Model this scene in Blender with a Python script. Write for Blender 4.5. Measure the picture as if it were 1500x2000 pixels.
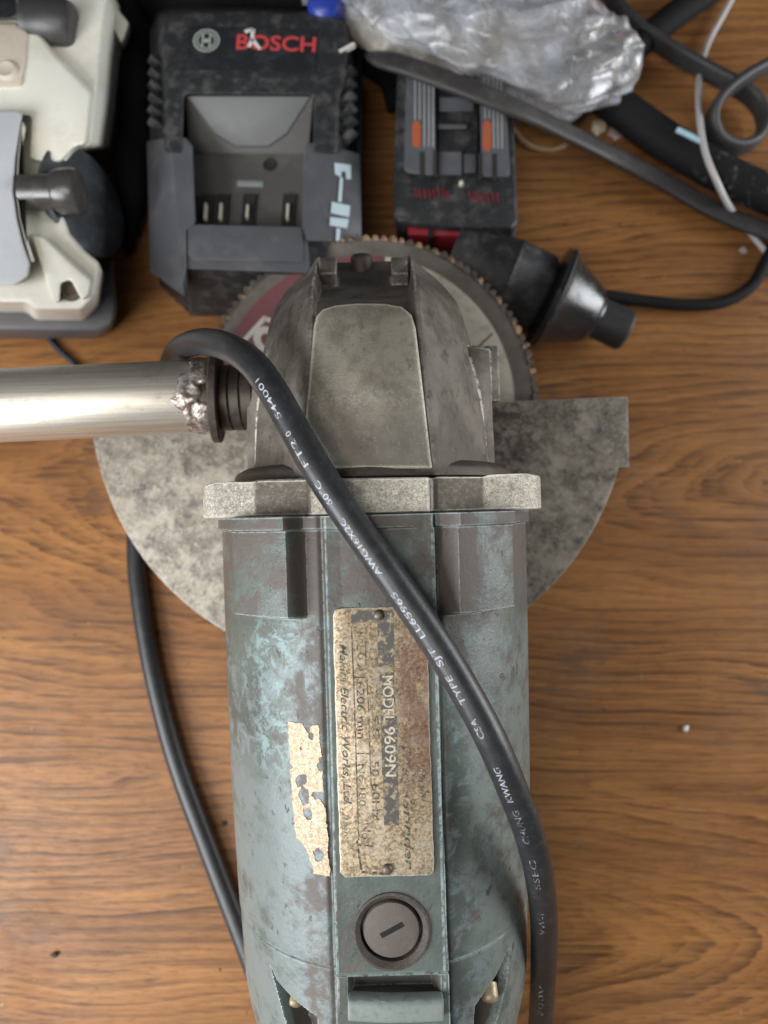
import bpy, bmesh, math, random
import numpy as np
from math import radians as R, sin, cos, pi, sqrt, atan, atan2
from mathutils import Vector, Matrix, noise as mn

for o in list(bpy.data.objects):
    bpy.data.objects.remove(o, do_unlink=True)
sc = bpy.context.scene
COL = sc.collection
random.seed(7)
MM = 0.001

# ------------------------------------------------------------------ camera, world, light
F = 1387.0            # focal length in pixels of the 1500 x 2000 photograph
TILT = R(10)          # the phone leans a little forward
HC = 295.0            # lens height above the table, mm
cam_d = bpy.data.cameras.new('camera')
cam = bpy.data.objects.new('camera', cam_d)
COL.objects.link(cam)
cam_d.sensor_fit = 'VERTICAL'
cam_d.sensor_height = 36.0
cam_d.lens = 36.0 * F / 2000.0
cam_d.clip_start = 0.01
cam_d.clip_end = 20.0
cam.location = (0, 0, HC * MM)
cam.rotation_euler = (TILT, 0, 0)
cam_d.dof.use_dof = True
cam_d.dof.focus_distance = 0.184
cam_d.dof.aperture_fstop = 9.5
sc.camera = cam
sc.render.resolution_x, sc.render.resolution_y = 768, 1024

w = bpy.data.worlds.new('World')
sc.world = w
w.use_nodes = True
w.node_tree.nodes['Background'].inputs[0].default_value = (0.80, 0.86, 1.0, 1)
w.node_tree.nodes['Background'].inputs[1].default_value = 0.06

def area_light(name, loc, target, size, power, col):
    ld = bpy.data.lights.new(name, 'AREA')
    ld.shape = 'RECTANGLE'
    ld.size, ld.size_y = size
    ld.energy = power
    ld.color = col
    o = bpy.data.objects.new(name, ld)
    COL.objects.link(o)
    o.location = loc
    d = Vector(target) - Vector(loc)
    o.rotation_euler = d.to_track_quat('-Z', 'Y').to_euler()
    return o

area_light('window_light', (-0.44, -0.27, 0.37), (-0.03, -0.06, 0.03), (0.40, 0.32), 4.7, (0.94, 0.97, 1.0))
area_light('room_light', (0.80, 0.12, 0.24), (0, 0.0, 0.05), (0.5, 0.30), 5.0, (0.95, 0.98, 1.0))
area_light('ceiling_light', (-0.24, -0.30, 0.85), (-0.02, -0.02, 0), (0.5, 0.4), 2.6, (1.0, 0.96, 0.90))

sc.view_settings.view_transform = 'Standard'
sc.view_settings.look = 'None'
sc.view_settings.gamma = 1.0
sc.view_settings.exposure = 0.27

# ------------------------------------------------------------------ coordinates
CT, ST = cos(TILT), sin(TILT)

def at(px, py, h):
    """world point (mm) seen at a pixel of the photograph, at height h above the table"""
    u, v = (px - 750) / F, (1000 - py) / F
    t = (HC - h) / (CT - v * ST)
    return Vector((u * t, (v * CT + ST) * t, h))

def cam_pt(px, py, d):
    """world point (mm) at depth d along the lens axis"""
    u, v = (px - 750) / F * d, (1000 - py) / F * d
    return Vector((u, v * CT + d * ST, HC + v * ST - d * CT))

# ------------------------------------------------------------------ mesh helpers (all in mm)
def obj(name, verts, faces, mat, parent=None, off=None, smooth=30, bevel=0, segs=2, bev_angle=28):
    me = bpy.data.meshes.new(name)
    if isinstance(verts, bmesh.types.BMesh):
        bm = verts
    else:
        bm = bmesh.new()
        vs = [bm.verts.new(v) for v in verts]
        for f in faces:
            try:
                bm.faces.new([vs[i] for i in f])
            except ValueError:
                pass
    if bevel:
        bmesh.ops.remove_doubles(bm, verts=bm.verts, dist=1e-4)
        bm.normal_update()
        es = [e for e in bm.edges if len(e.link_faces) == 2 and e.calc_face_angle(0) > R(bev_angle)]
        bmesh.ops.bevel(bm, geom=es, offset=bevel, segments=segs, profile=0.5, affect='EDGES', clamp_overlap=True)
    bmesh.ops.recalc_face_normals(bm, faces=bm.faces)
    o3 = Vector(off) if off is not None else Vector((0, 0, 0))
    for v in bm.verts:
        v.co = (v.co - o3) * MM
    bm.to_mesh(me)
    bm.free()
    me.materials.append(mat)
    if smooth:
        for p in me.polygons:
            p.use_smooth = True
        me.set_sharp_from_angle(angle=R(smooth))
    o = bpy.data.objects.new(name, me)
    COL.objects.link(o)
    if parent is not None:
        o.parent = parent
    return o

def np_obj(name, V, Fc, mat, parent=None, off=(0, 0, 0), smooth=35):
    me = bpy.data.meshes.new(name)
    V = (np.asarray(V, float) - np.asarray(off, float)) * MM
    me.from_pydata(V.tolist(), [], Fc.tolist() if hasattr(Fc, 'tolist') else Fc)
    me.materials.append(mat)
    for p in me.polygons:
        p.use_smooth = True
    me.set_sharp_from_angle(angle=R(smooth))
    me.update()
    o = bpy.data.objects.new(name, me)
    COL.objects.link(o)
    if parent is not None:
        o.parent = parent
    return o

def thing(name, label, cat, loc, rot=None, group=None):
    o = bpy.data.objects.new(name, None)
    o.empty_display_size = 0.01
    COL.objects.link(o)
    o.location = Vector(loc) * MM
    if rot is not None:
        o.rotation_euler = rot
    o['label'] = label
    o['category'] = cat
    if group:
        o['group'] = group
    return o

def tag(o, label, cat, group=None):
    o['label'] = label
    o['category'] = cat
    if group:
        o['group'] = group
    return o

class MB:
    """collects shapes into one mesh"""
    def __init__(s):
        s.v, s.f = [], []
    def add(s, vs, fs):
        n = len(s.v)
        s.v += [Vector(a) for a in vs]
        s.f += [tuple(i + n for i in f) for f in fs]
        return s
    def box(s, c, d, m=None):
        x, y, z = d[0] / 2, d[1] / 2, d[2] / 2
        vs = [Vector(p) for p in ((-x, -y, -z), (x, -y, -z), (x, y, -z), (-x, y, -z), (-x, -y, z), (x, -y, z), (x, y, z), (-x, y, z))]
        if m is not None:
            vs = [m @ a for a in vs]
        vs = [a + Vector(c) for a in vs]
        return s.add(vs, [(3, 2, 1, 0), (4, 5, 6, 7), (0, 1, 5, 4), (1, 2, 6, 5), (2, 3, 7, 6), (3, 0, 4, 7)])
    def frustum(s, top, bot):
        n = len(top)
        vs = list(bot) + list(top)
        fs = [tuple(range(n))[::-1], tuple(range(n, 2 * n))]
        fs += [(i, (i + 1) % n, n + (i + 1) % n, n + i) for i in range(n)]
        return s.add(vs, fs)
    def lathe(s, prof, n, origin, axis, caps=True):
        """prof: (distance along axis, radius)"""
        ax = Vector(axis).normalized()
        a = ax.orthogonal().normalized()
        b = ax.cross(a)
        vs, fs = [], []
        for (t, r) in prof:
            for i in range(n):
                q = 2 * pi * i / n
                vs.append(Vector(origin) + ax * t + (a * cos(q) + b * sin(q)) * r)
        for k in range(len(prof) - 1):
            for i in range(n):
                j = (i + 1) % n
                fs.append((k * n + i, k * n + j, (k + 1) * n + j, (k + 1) * n + i))
        if caps:
            fs.append(tuple(range(n))[::-1])
            m = (len(prof) - 1) * n
            fs.append(tuple(m + i for i in range(n)))
        return s.add(vs, fs)
    def tube(s, pts, ra, rb=None, n=16, up=None, power=2.0):
        """sweep an ellipse (ra across, rb along up) down a list of points"""
        rb = ra if rb is None else rb
        vs, fs = [], []
        fr = frames(pts, up)
        for k, (p, t, a, b) in enumerate(fr):
            A = ra[k] if isinstance(ra, (list, tuple)) else ra
            B = rb[k] if isinstance(rb, (list, tuple)) else rb
            for i in range(n):
                q = 2 * pi * i / n
                c_, s_ = cos(q), sin(q)
                c_ = math.copysign(abs(c_) ** (2 / power), c_)
                s_ = math.copysign(abs(s_) ** (2 / power), s_)
                vs.append(p + a * (A * c_) + b * (B * s_))
        m = len(fr)
        for k in range(m - 1):
            for i in range(n):
                j = (i + 1) % n
                fs.append((k * n + i, k * n + j, (k + 1) * n + j, (k + 1) * n + i))
        fs.append(tuple(range(n))[::-1])
        fs.append(tuple((m - 1) * n + i for i in range(n)))
        return s.add(vs, fs)
    def build(s, name, mat, parent=None, off=None, **k):
        return obj(name, s.v, s.f, mat, parent, off, **k)

def frames(pts, up=None):
    pts = [Vector(p) for p in pts]
    out = []
    a = None
    for k, p in enumerate(pts):
        t = (pts[min(k + 1, len(pts) - 1)] - pts[max(k - 1, 0)]).normalized()
        if up is not None:
            a = t.cross(Vector(up)).normalized()
        elif a is None:
            a = t.cross(Vector((0, 0, 1))).normalized()
        else:
            a = (a - t * a.dot(t)).normalized()
        b = a.cross(t).normalized()
        out.append((p, t, a, b))
    return out

def spline(pts, step=1.5):
    """Catmull-Rom through the points, sampled about every `step` mm"""
    P = [Vector(p) for p in pts]
    P = [P[0] * 2 - P[1]] + P + [P[-1] * 2 - P[-2]]
    out = []
    for i in range(1, len(P) - 2):
        p0, p1, p2, p3 = P[i - 1:i + 3]
        n = max(2, int((p2 - p1).length / step))
        for k in range(n):
            t = k / n
            out.append(0.5 * ((2 * p1) + (p2 - p0) * t + (2 * p0 - 5 * p1 + 4 * p2 - p3) * t * t + (3 * p1 - p0 - 3 * p2 + p3) * t ** 3))
    out.append(P[-2])
    return out

def text_geo(s, size, bold=0.0, shear=0.0, spacing=1.0):
    cu = bpy.data.curves.new('lettering', 'FONT')
    cu.body = s
    cu.size = size
    cu.offset = bold
    cu.shear = shear
    cu.space_character = spacing
    cu.resolution_u = 3
    cu.fill_mode = 'FRONT'
    to = bpy.data.objects.new('lettering', cu)
    COL.objects.link(to)
    dg = bpy.context.evaluated_depsgraph_get()
    me = bpy.data.meshes.new_from_object(to.evaluated_get(dg))
    vs = [Vector(v.co) for v in me.vertices]
    fs = [tuple(p.vertices) for p in me.polygons]
    bpy.data.objects.remove(to, do_unlink=True)
    bpy.data.meshes.remove(me)
    bpy.data.curves.remove(cu)
    return vs, fs

# ------------------------------------------------------------------ materials
GBASE = (-2.5, 47.5, -90.0)
class NT:
    def __init__(s, name, off=None):
        s.m = bpy.data.materials.new(name)
        s.m.use_nodes = True
        s.t = s.m.node_tree
        s.n = s.t.nodes
        s.b = s.n['Principled BSDF']
        tc = s.n.new('ShaderNodeTexCoord')
        mp = s.n.new('ShaderNodeVectorMath')
        mp.operation = 'SCALE'
        mp.inputs[3].default_value = 1000.0
        s.t.links.new(tc.outputs['Object'], mp.inputs[0])
        s.P = mp.outputs[0]          # position in mm
        if off is not None:
            ad = s.n.new('ShaderNodeVectorMath')
            ad.operation = 'ADD'
            ad.inputs[1].default_value = off
            s.t.links.new(s.P, ad.inputs[0])
            s.P = ad.outputs[0]
        s.xyz = None
    def L(s, a, b):
        s.t.links.new(a, b)
    def sep(s):
        if s.xyz is None:
            x = s.n.new('ShaderNodeSeparateXYZ')
            s.L(s.P, x.inputs[0])
            s.xyz = x.outputs
        return s.xyz
    def math(s, op, a, b=0.0, c=None):
        n = s.n.new('ShaderNodeMath')
        n.operation = op
        for i, v in enumerate((a, b) if c is None else (a, b, c)):
            if isinstance(v, (int, float)):
                n.inputs[i].default_value = v
            else:
                s.L(v, n.inputs[i])
        return n.outputs[0]
    def noise(s, scale, detail=4, rough=0.6, dist=0.0, stretch=None, vec=None, offset=None):
        v = s.P if vec is None else vec
        if stretch or offset:
            m = s.n.new('ShaderNodeMapping')
            s.L(v, m.inputs[0])
            if stretch:
                m.inputs['Scale'].default_value = stretch
            if offset:
                m.inputs['Location'].default_value = offset
            v = m.outputs[0]
        n = s.n.new('ShaderNodeTexNoise')
        s.L(v, n.inputs['Vector'])
        n.inputs['Scale'].default_value = scale
        n.inputs['Detail'].default_value = detail
        n.inputs['Roughness'].default_value = rough
        n.inputs['Distortion'].default_value = dist
        return n.outputs['Fac']
    def step(s, v, lo, hi, a=0.0, b=1.0):
        n = s.n.new('ShaderNodeMapRange')
        n.interpolation_type = 'SMOOTHSTEP'
        s.L(v, n.inputs[0])
        for i, q in enumerate((lo, hi, a, b)):
            n.inputs[i + 1].default_value = q
        return n.outputs[0]
    def band(s, ax, lo, hi, soft):
        """1 inside lo..hi of an axis (mm), soft edges"""
        v = s.sep()[ax]
        return s.math('MULTIPLY', s.step(v, lo - soft, lo + soft), s.step(v, hi - soft, hi + soft, 1.0, 0.0))
    def mix(s, a, b, f):
        n = s.n.new('ShaderNodeMix')
        n.data_type = 'RGBA'
        for i, v in ((6, a), (7, b)):
            if isinstance(v, tuple):
                n.inputs[i].default_value = (*v, 1)
            else:
                s.L(v, n.inputs[i])
        if isinstance(f, (int, float)):
            n.inputs[0].default_value = f
        else:
            s.L(f, n.inputs[0])
        return n.outputs[2]
    def mul(s, a, b):
        return s.math('MULTIPLY', a, b)
    def edge(s, radius, lo=0.02, hi=0.2):
        """1 on worn edges"""
        bv = s.n.new('ShaderNodeBevel')
        bv.samples = 6
        bv.inputs['Radius'].default_value = radius * MM
        g = s.n.new('ShaderNodeNewGeometry')
        d = s.n.new('ShaderNodeVectorMath')
        d.operation = 'DOT_PRODUCT'
        s.L(bv.outputs[0], d.inputs[0])
        s.L(g.outputs['Normal'], d.inputs[1])
        inv = s.math('SUBTRACT', 1.0, d.outputs['Value'])
        return s.step(inv, lo, hi)
    def bump(s, h, dist, strength=1.0, prev=None):
        n = s.n.new('ShaderNodeBump')
        n.inputs['Strength'].default_value = strength
        n.inputs['Distance'].default_value = dist * MM
        s.L(h, n.inputs['Height'])
        if prev is not None:
            s.L(prev, n.inputs['Normal'])
        return n.outputs[0]
    def out(s, col, rough=0.5, metal=0.0, normal=None, spec=0.5):
        for v, k in ((col, 'Base Color'), (rough, 'Roughness'), (metal, 'Metallic')):
            if isinstance(v, tuple):
                s.b.inputs[k].default_value = (*v, 1)
            elif isinstance(v, (int, float)):
                s.b.inputs[k].default_value = v
            else:
                s.L(v, s.b.inputs[k])
        s.b.inputs['Specular IOR Level'].default_value = spec
        if normal is not None:
            s.L(normal, s.b.inputs['Normal'])
        return s.m

def simple(name, col, rough=0.5, metal=0.0, dust=0.3, dustcol=(0.16, 0.15, 0.14), dscale=0.25, bump=0.05, spec=0.5):
    n = NT(name)
    d = n.step(n.noise(dscale, 6, 0.7), 0.45, 0.75)
    d2 = n.step(n.noise(dscale * 9, 3, 0.6), 0.5, 0.8)
    c = n.mix(col, dustcol, n.mul(d, dust))
    c = n.mix(c, dustcol, n.mul(d2, dust * 0.5))
    r = n.math('ADD', rough, n.mul(d, 0.2))
    return n.out(c, r, metal, n.bump(n.noise(3.0, 3), bump), spec)

# wood
def m_wood():
    n = NT('oak_laminate')
    x, y, z = n.sep()
    # cathedral figure: nested arcs that open to the right
    h = n.mul(n.math('MAXIMUM', n.math('SUBTRACT', 215.0, x), 0.0), 0.17)
    sy = n.math('SUBTRACT', y, 62.0)
    cath = n.math('SQRT', n.math('ADD', n.mul(sy, sy), n.mul(h, h)))
    sy2 = n.math('ADD', y, 118.0)
    h2 = n.mul(n.math('MAXIMUM', n.math('ADD', x, 40.0), 0.0), 0.22)
    cath2 = n.math('SQRT', n.math('ADD', n.mul(sy2, sy2), n.mul(h2, h2)))
    k2 = n.step(y, -70.0, -40.0)
    base = n.math('ADD', n.mul(cath, k2), n.mul(n.math('ADD', cath2, 60.0), n.math('SUBTRACT', 1.0, k2)))
    warp = n.noise(1.0, 2, 0.5, 0.0, (0.0055, 0.016, 1))
    warp2 = n.noise(1.0, 3, 0.6, 0.0, (0.016, 0.10, 1), offset=(3.3, 8.1, 0))
    jag = n.noise(1.0, 2, 0.6, 0.0, (0.15, 0.8, 1), offset=(1.3, 2.1, 0))
    yy = n.math('ADD', base, n.mul(n.math('SUBTRACT', warp, 0.5), 34.0))
    yy = n.math('ADD', yy, n.mul(n.math('SUBTRACT', warp2, 0.5), 3.6))
    yy = n.math('ADD', yy, n.mul(n.math('SUBTRACT', jag, 0.5), 0.7))
    def streak(period, pw, seed):
        v = n.mul(yy, 1.0 / period)
        ph = n.math('FRACT', v)
        idn = n.noise(1.0, 1, 0.5, 0, (0.0, 0.0, 0.0), vec=None) if False else None
        st = n.mul(n.math('POWER', ph, pw), n.step(ph, 0.90, 1.0, 1.0, 0.0))
        br = n.step(n.noise(1.0, 4, 0.62, 0, (0.016, 0.55, 1), offset=(seed, 5 + seed, 0)), 0.38, 0.58)
        return n.mul(st, br)
    r1 = streak(5.1, 2.2, 1.0)
    r2 = streak(2.3, 2.4, 4.0)
    zone = n.step(n.noise(1.0, 2, 0.5, 0, (0.006, 0.030, 1), offset=(9, 2, 0)), 0.34, 0.60)
    pores = n.step(n.noise(1.0, 3, 0.7, 0, (0.13, 2.9, 1)), 0.52, 0.66)
    fib = n.step(n.noise(1.0, 4, 0.7, 0, (0.02, 1.3, 1), offset=(3, 1, 0)), 0.38, 0.68)
    tone = n.noise(1.0, 4, 0.6, 0, (0.008, 0.04, 1), offset=(4, 4, 0))
    c = n.mix((0.415, 0.188, 0.060), (0.285, 0.124, 0.042), n.step(tone, 0.35, 0.65))
    c = n.mix(c, (0.205, 0.088, 0.030), n.mul(fib, 0.45))
    c = n.mix(c, (0.046, 0.020, 0.011), n.mul(r1, n.math('ADD', 0.52, n.mul(zone, 0.48))))
    c = n.mix(c, (0.065, 0.028, 0.013), n.mul(r2, n.math('ADD', 0.35, n.mul(zone, 0.40))))
    c = n.mix(c, (0.085, 0.036, 0.016), n.mul(pores, 0.70))
    stain = n.step(n.noise(0.030, 5, 0.65, 0, (0.6, 1, 1)), 0.58, 0.72)
    c = n.mix(c, (0.105, 0.060, 0.042), n.mul(stain, 0.65))
    specks = n.step(n.noise(0.20, 4, 0.6, 0, offset=(20, 7, 0)), 0.69, 0.72)
    c = n.mix(c, (0.030, 0.022, 0.020), n.mul(specks, 0.9))
    chip = n.step(n.noise(0.36, 2, 0.5, 0, offset=(31, 9, 0)), 0.765, 0.79)
    c = n.mix(c, (0.62, 0.50, 0.40), n.mul(chip, 0.7))
    dust = n.step(n.noise(0.02, 5, 0.65, offset=(2, 9, 1)), 0.45, 0.75)
    c = n.mix(c, (0.22, 0.13, 0.085), n.mul(dust, 0.15))
    scr = n.step(n.noise(1.0, 2, 0.7, 0.5, (0.35, 0.05, 1), offset=(6, 6, 0)), 0.735, 0.76)
    c = n.mix(c, (0.42, 0.30, 0.22), n.mul(scr, 0.35))
    r = n.math('ADD', 0.42, n.mul(dust, 0.22))
    return n.out(c, r, 0, n.bump(n.math('SUBTRACT', 1.0, n.math('ADD', pores, n.mul(r1, 0.5))), 0.05, 0.5), 0.24)

def m_cast(name='cast_aluminium_grimy'):
    n = NT(name, GBASE)
    a = n.noise(0.07, 5, 0.6)
    b = n.noise(0.8, 6, 0.72)
    c = n.mix((0.105, 0.090, 0.074), (0.195, 0.174, 0.146), n.step(a, 0.38, 0.64))
    c = n.mix(c, (0.050, 0.041, 0.034), n.mul(n.step(n.noise(0.13, 7, 0.74, 0.4, offset=(7, 3, 2)), 0.52, 0.66), 0.75))
    c = n.mix(c, (0.28, 0.255, 0.215), n.mul(n.step(b, 0.56, 0.72), 0.45))
    drip = n.step(n.noise(1.0, 4, 0.7, 0.3, (0.45, 0.12, 0.2), offset=(2, 8, 1)), 0.56, 0.68)
    c = n.mix(c, (0.040, 0.033, 0.028), n.mul(drip, 0.6))
    scr = n.step(n.noise(1.0, 3, 0.8, 0.6, (1.6, 0.5, 1.6)), 0.65, 0.72)
    c = n.mix(c, (0.44, 0.41, 0.35), n.mul(scr, 0.5))
    e = n.mul(n.edge(0.9, 0.006, 0.028), n.step(n.noise(0.5, 5, 0.75), 0.42, 0.56))
    c = n.mix(c, (0.72, 0.67, 0.57), n.mul(e, 0.9))
    r = n.math('ADD', 0.40, n.mul(a, 0.2))
    bp = n.bump(n.noise(1.5, 6, 0.8), 0.24)
    bp = n.bump(n.noise(0.22, 3, 0.6), 0.4, 1.0, bp)
    return n.out(c, r, 0.25, bp)

def m_pad():
    n = NT('cast_aluminium_worn_face', GBASE)
    a = n.noise(0.10, 6, 0.68)
    c = n.mix((0.180, 0.158, 0.124), (0.295, 0.268, 0.212), n.step(a, 0.36, 0.64))
    c = n.mix(c, (0.075, 0.064, 0.052), n.mul(n.step(n.noise(0.2, 6, 0.72, offset=(3, 8, 1)), 0.54, 0.70), 0.6))
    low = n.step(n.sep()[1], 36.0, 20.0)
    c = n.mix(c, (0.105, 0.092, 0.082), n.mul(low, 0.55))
    sp = n.step(n.noise(1.7, 5, 0.75), 0.57, 0.70)
    c = n.mix(c, (0.40, 0.365, 0.295), n.mul(sp, 0.65))
    scr = n.step(n.noise(1.0, 3, 0.8, 1.2, (2.6, 0.35, 1)), 0.66, 0.72)
    c = n.mix(c, (0.58, 0.55, 0.48), n.mul(scr, 0.55))
    rub = n.mul(n.band(1, 31, 36, 3), n.step(n.noise(0.9, 5, 0.8), 0.48, 0.62))
    c = n.mix(c, (0.36, 0.34, 0.30), n.mul(rub, 0.6))
    e = n.mul(n.edge(1.3, 0.004, 0.018), n.step(n.noise(0.9, 4, 0.7), 0.30, 0.46))
    c = n.mix(c, (0.74, 0.69, 0.58), n.mul(e, 0.9))
    return n.out(c, 0.42, 0.3, n.bump(n.noise(1.6, 6, 0.75), 0.14))

def m_flange():
    n = NT('flange_bare_aluminium', GBASE)
    # greasy brown dirt sits on the slopes between the middle and the ears
    sl = n.math('MAXIMUM', n.band(0, -29.5, -15.2, 0.7), n.band(0, 15.2, 28.5, 0.7))
    vein = n.noise(1.25, 6, 0.8, 1.4)
    c = n.mix((0.30, 0.27, 0.215), (0.68, 0.635, 0.535), n.step(vein, 0.41, 0.59))
    c = n.mix(c, (0.17, 0.145, 0.115), n.mul(n.step(n.noise(0.25, 5, 0.7), 0.50, 0.70), 0.7))
    c = n.mix(c, (0.115, 0.095, 0.073), n.mul(sl, n.step(n.noise(0.8, 5, 0.75), 0.72, 0.42, 0.65, 0.97)))
    c = n.mix(c, (0.060, 0.048, 0.038), n.mul(n.band(0, 14.0, 16.6, 0.4), 0.85))
    c = n.mix(c, (0.060, 0.048, 0.038), n.mul(n.band(0, -16.0, -14.6, 0.4), 0.6))
    c = n.mix(c, (0.40, 0.27, 0.19), n.mul(n.step(n.noise(0.5, 4, 0.7, offset=(5, 1, 0)), 0.60, 0.74), 0.4))
    e = n.mul(n.edge(0.7, 0.005, 0.03), n.step(n.noise(0.8, 4, 0.7), 0.32, 0.5))
    c = n.mix(c, (0.82, 0.77, 0.67), n.mul(e, 0.9))
    pit = n.step(n.noise(0.8, 3, 0.6, offset=(3, 3, 8)), 0.66, 0.72)
    c = n.mix(c, (0.09, 0.075, 0.06), n.mul(pit, 0.8))
    return n.out(c, 0.42, 0.35, n.bump(vein, 0.3))

def m_paint():
    n = NT('worn_teal_paint', GBASE)
    x, y, z = n.sep()
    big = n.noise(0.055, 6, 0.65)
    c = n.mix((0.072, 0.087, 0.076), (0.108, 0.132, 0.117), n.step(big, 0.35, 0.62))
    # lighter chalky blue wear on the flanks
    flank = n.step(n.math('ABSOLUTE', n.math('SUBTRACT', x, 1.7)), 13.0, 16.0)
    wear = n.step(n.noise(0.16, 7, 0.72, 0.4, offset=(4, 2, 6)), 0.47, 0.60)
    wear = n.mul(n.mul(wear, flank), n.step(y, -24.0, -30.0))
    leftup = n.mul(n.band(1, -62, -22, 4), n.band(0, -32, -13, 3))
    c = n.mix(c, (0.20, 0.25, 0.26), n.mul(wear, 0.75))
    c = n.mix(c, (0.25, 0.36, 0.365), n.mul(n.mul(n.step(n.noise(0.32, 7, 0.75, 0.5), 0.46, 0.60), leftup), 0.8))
    lit_lowleft = n.mul(n.step(x, -10.0, -16.0), n.step(y, -50.0, -70.0))  # lower left flank: side light painted in as a lighter colour
    c = n.mix(c, (0.165, 0.198, 0.194), n.mul(lit_lowleft, n.step(n.noise(0.09, 6, 0.7, offset=(6, 6, 1)), 0.30, 0.55)))
    right = n.mul(n.step(x, 18.0, 26.0), n.step(y, -22.0, -34.0))  # right flank likewise coloured lighter, as lit from the side
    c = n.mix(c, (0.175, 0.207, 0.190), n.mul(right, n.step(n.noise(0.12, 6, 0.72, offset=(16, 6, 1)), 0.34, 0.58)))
    # brown grime, heavy near the flange and left of the middle strip
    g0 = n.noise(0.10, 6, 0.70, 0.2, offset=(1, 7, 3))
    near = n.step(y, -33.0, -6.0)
    groove_and_shade = n.math('MAXIMUM', n.band(0, -19.5, -11.5, 1.5), n.mul(n.band(0, 16.4, 26.0, 3.0), n.step(y, -34.0, -20.0)))  # right-hand band paints in the cord's shadow beside the boss
    gm = n.math('ADD', g0, n.math('ADD', n.mul(near, 0.13), n.mul(groove_and_shade, 0.15)))
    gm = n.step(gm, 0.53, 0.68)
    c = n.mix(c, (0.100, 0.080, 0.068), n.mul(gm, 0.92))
    # chips down to dark primer
    chips = n.step(n.noise(0.22, 5, 0.62, 0, (1.5, 0.8, 1), offset=(12, 2, 5)), 0.655, 0.69)
    c = n.mix(c, (0.085, 0.072, 0.066), n.mul(chips, 0.95))
    dots = n.step(n.noise(1.1, 3, 0.6, 0, offset=(2, 22, 5)), 0.70, 0.76)
    c = n.mix(c, (0.05, 0.045, 0.04), n.mul(dots, 0.7))
    pale = n.step(n.noise(1.5, 4, 0.7, 0, offset=(8, 2, 5)), 0.66, 0.74)
    c = n.mix(c, (0.42, 0.50, 0.50), n.mul(pale, 0.35))
    ridge = n.mul(n.math('COMPARE', n.math('ABSOLUTE', n.math('SUBTRACT', x, 1.7)), 13.0, 0.32), n.step(n.noise(0.4, 5, 0.75, offset=(1, 1, 7)), 0.42, 0.58))
    ridge = n.mul(ridge, n.step(y, -118.0, -112.0))
    ridge = n.mul(ridge, n.step(z, 42.6, 43.2))
    c = n.mix(c, (0.40, 0.50, 0.49), n.mul(ridge, 0.55))
    rad = n.math('SQRT', n.math('ADD', n.mul(x, x), n.mul(z, z)))
    rad = n.math('ADD', rad, n.mul(n.math('MAXIMUM', n.math('SUBTRACT', -128.0, y), 0.0), 0.30))
    hole = n.mul(n.step(rad, 40.6, 39.4), n.step(y, -112.0, -114.0))
    c = n.mix(c, (0.090, 0.074, 0.062), n.mul(hole, 0.92))
    side = n.mul(n.step(n.math('ABSOLUTE', n.math('SUBTRACT', x, 2.3)), 11.6, 10.8), n.mul(n.band(1, -113.2, -108.8, 0.5), n.step(z, 43.9, 43.0)))
    c = n.mix(c, (0.085, 0.070, 0.058), n.mul(side, 0.9))
    e = n.mul(n.edge(0.7, 0.02, 0.10), n.step(n.noise(0.7, 4, 0.7), 0.34, 0.54))
    c = n.mix(c, (0.46, 0.56, 0.55), n.mul(e, 0.8))
    r = n.math('ADD', 0.36, n.mul(gm, 0.2))
    h = n.math('SUBTRACT', n.noise(1.1, 5, 0.7), n.mul(n.math('ADD', chips, dots), 0.8))
    bp = n.bump(h, 0.14)
    bp = n.bump(n.noise(0.12, 3, 0.5), 0.5, 0.8, bp)
    return n.out(c, r, 0.0, bp, 0.5)

def m_guard():
    n = NT('stained_steel', GBASE)
    a = n.noise(0.085, 7, 0.70, 0.3)
    b = n.noise(0.40, 6, 0.72)
    c = n.mix((0.110, 0.091, 0.070), (0.285, 0.250, 0.197), n.step(a, 0.37, 0.64))
    c = n.mix(c, (0.055, 0.047, 0.042), n.mul(n.step(n.noise(0.13, 6, 0.7, 0, offset=(4, 4, 9)), 0.52, 0.66), 0.8))
    c = n.mix(c, (0.36, 0.325, 0.265), n.mul(n.step(n.noise(0.75, 6, 0.78, 0.6), 0.50, 0.64), 0.62))
    gr = n.noise(0.32, 6, 0.75, 0.5, offset=(9, 3, 3))
    near = n.mul(n.band(0, 30, 56, 6), n.band(1, 5, 50, 8))
    c = n.mix(c, (0.040, 0.034, 0.030), n.mul(n.step(n.math('ADD', gr, n.mul(near, 0.10)), 0.55, 0.66), 0.75))
    sc2 = n.step(n.noise(1.0, 3, 0.8, 0.9, (0.9, 0.22, 1)), 0.66, 0.72)
    c = n.mix(c, (0.46, 0.42, 0.35), n.mul(sc2, 0.4))
    ds = n.step(n.noise(0.55, 5, 0.7, offset=(8, 8, 2)), 0.62, 0.70)
    c = n.mix(c, (0.035, 0.03, 0.027), n.mul(ds, 0.6))
    x, y, z = n.sep()
    e = n.mul(n.edge(1.2, 0.01, 0.08), n.step(n.noise(0.4, 4, 0.7), 0.3, 0.6))
    c = n.mix(c, (0.50, 0.45, 0.38), n.mul(e, 0.7))
    return n.out(c, 0.52, 0.35, n.bump(b, 0.2))

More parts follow.
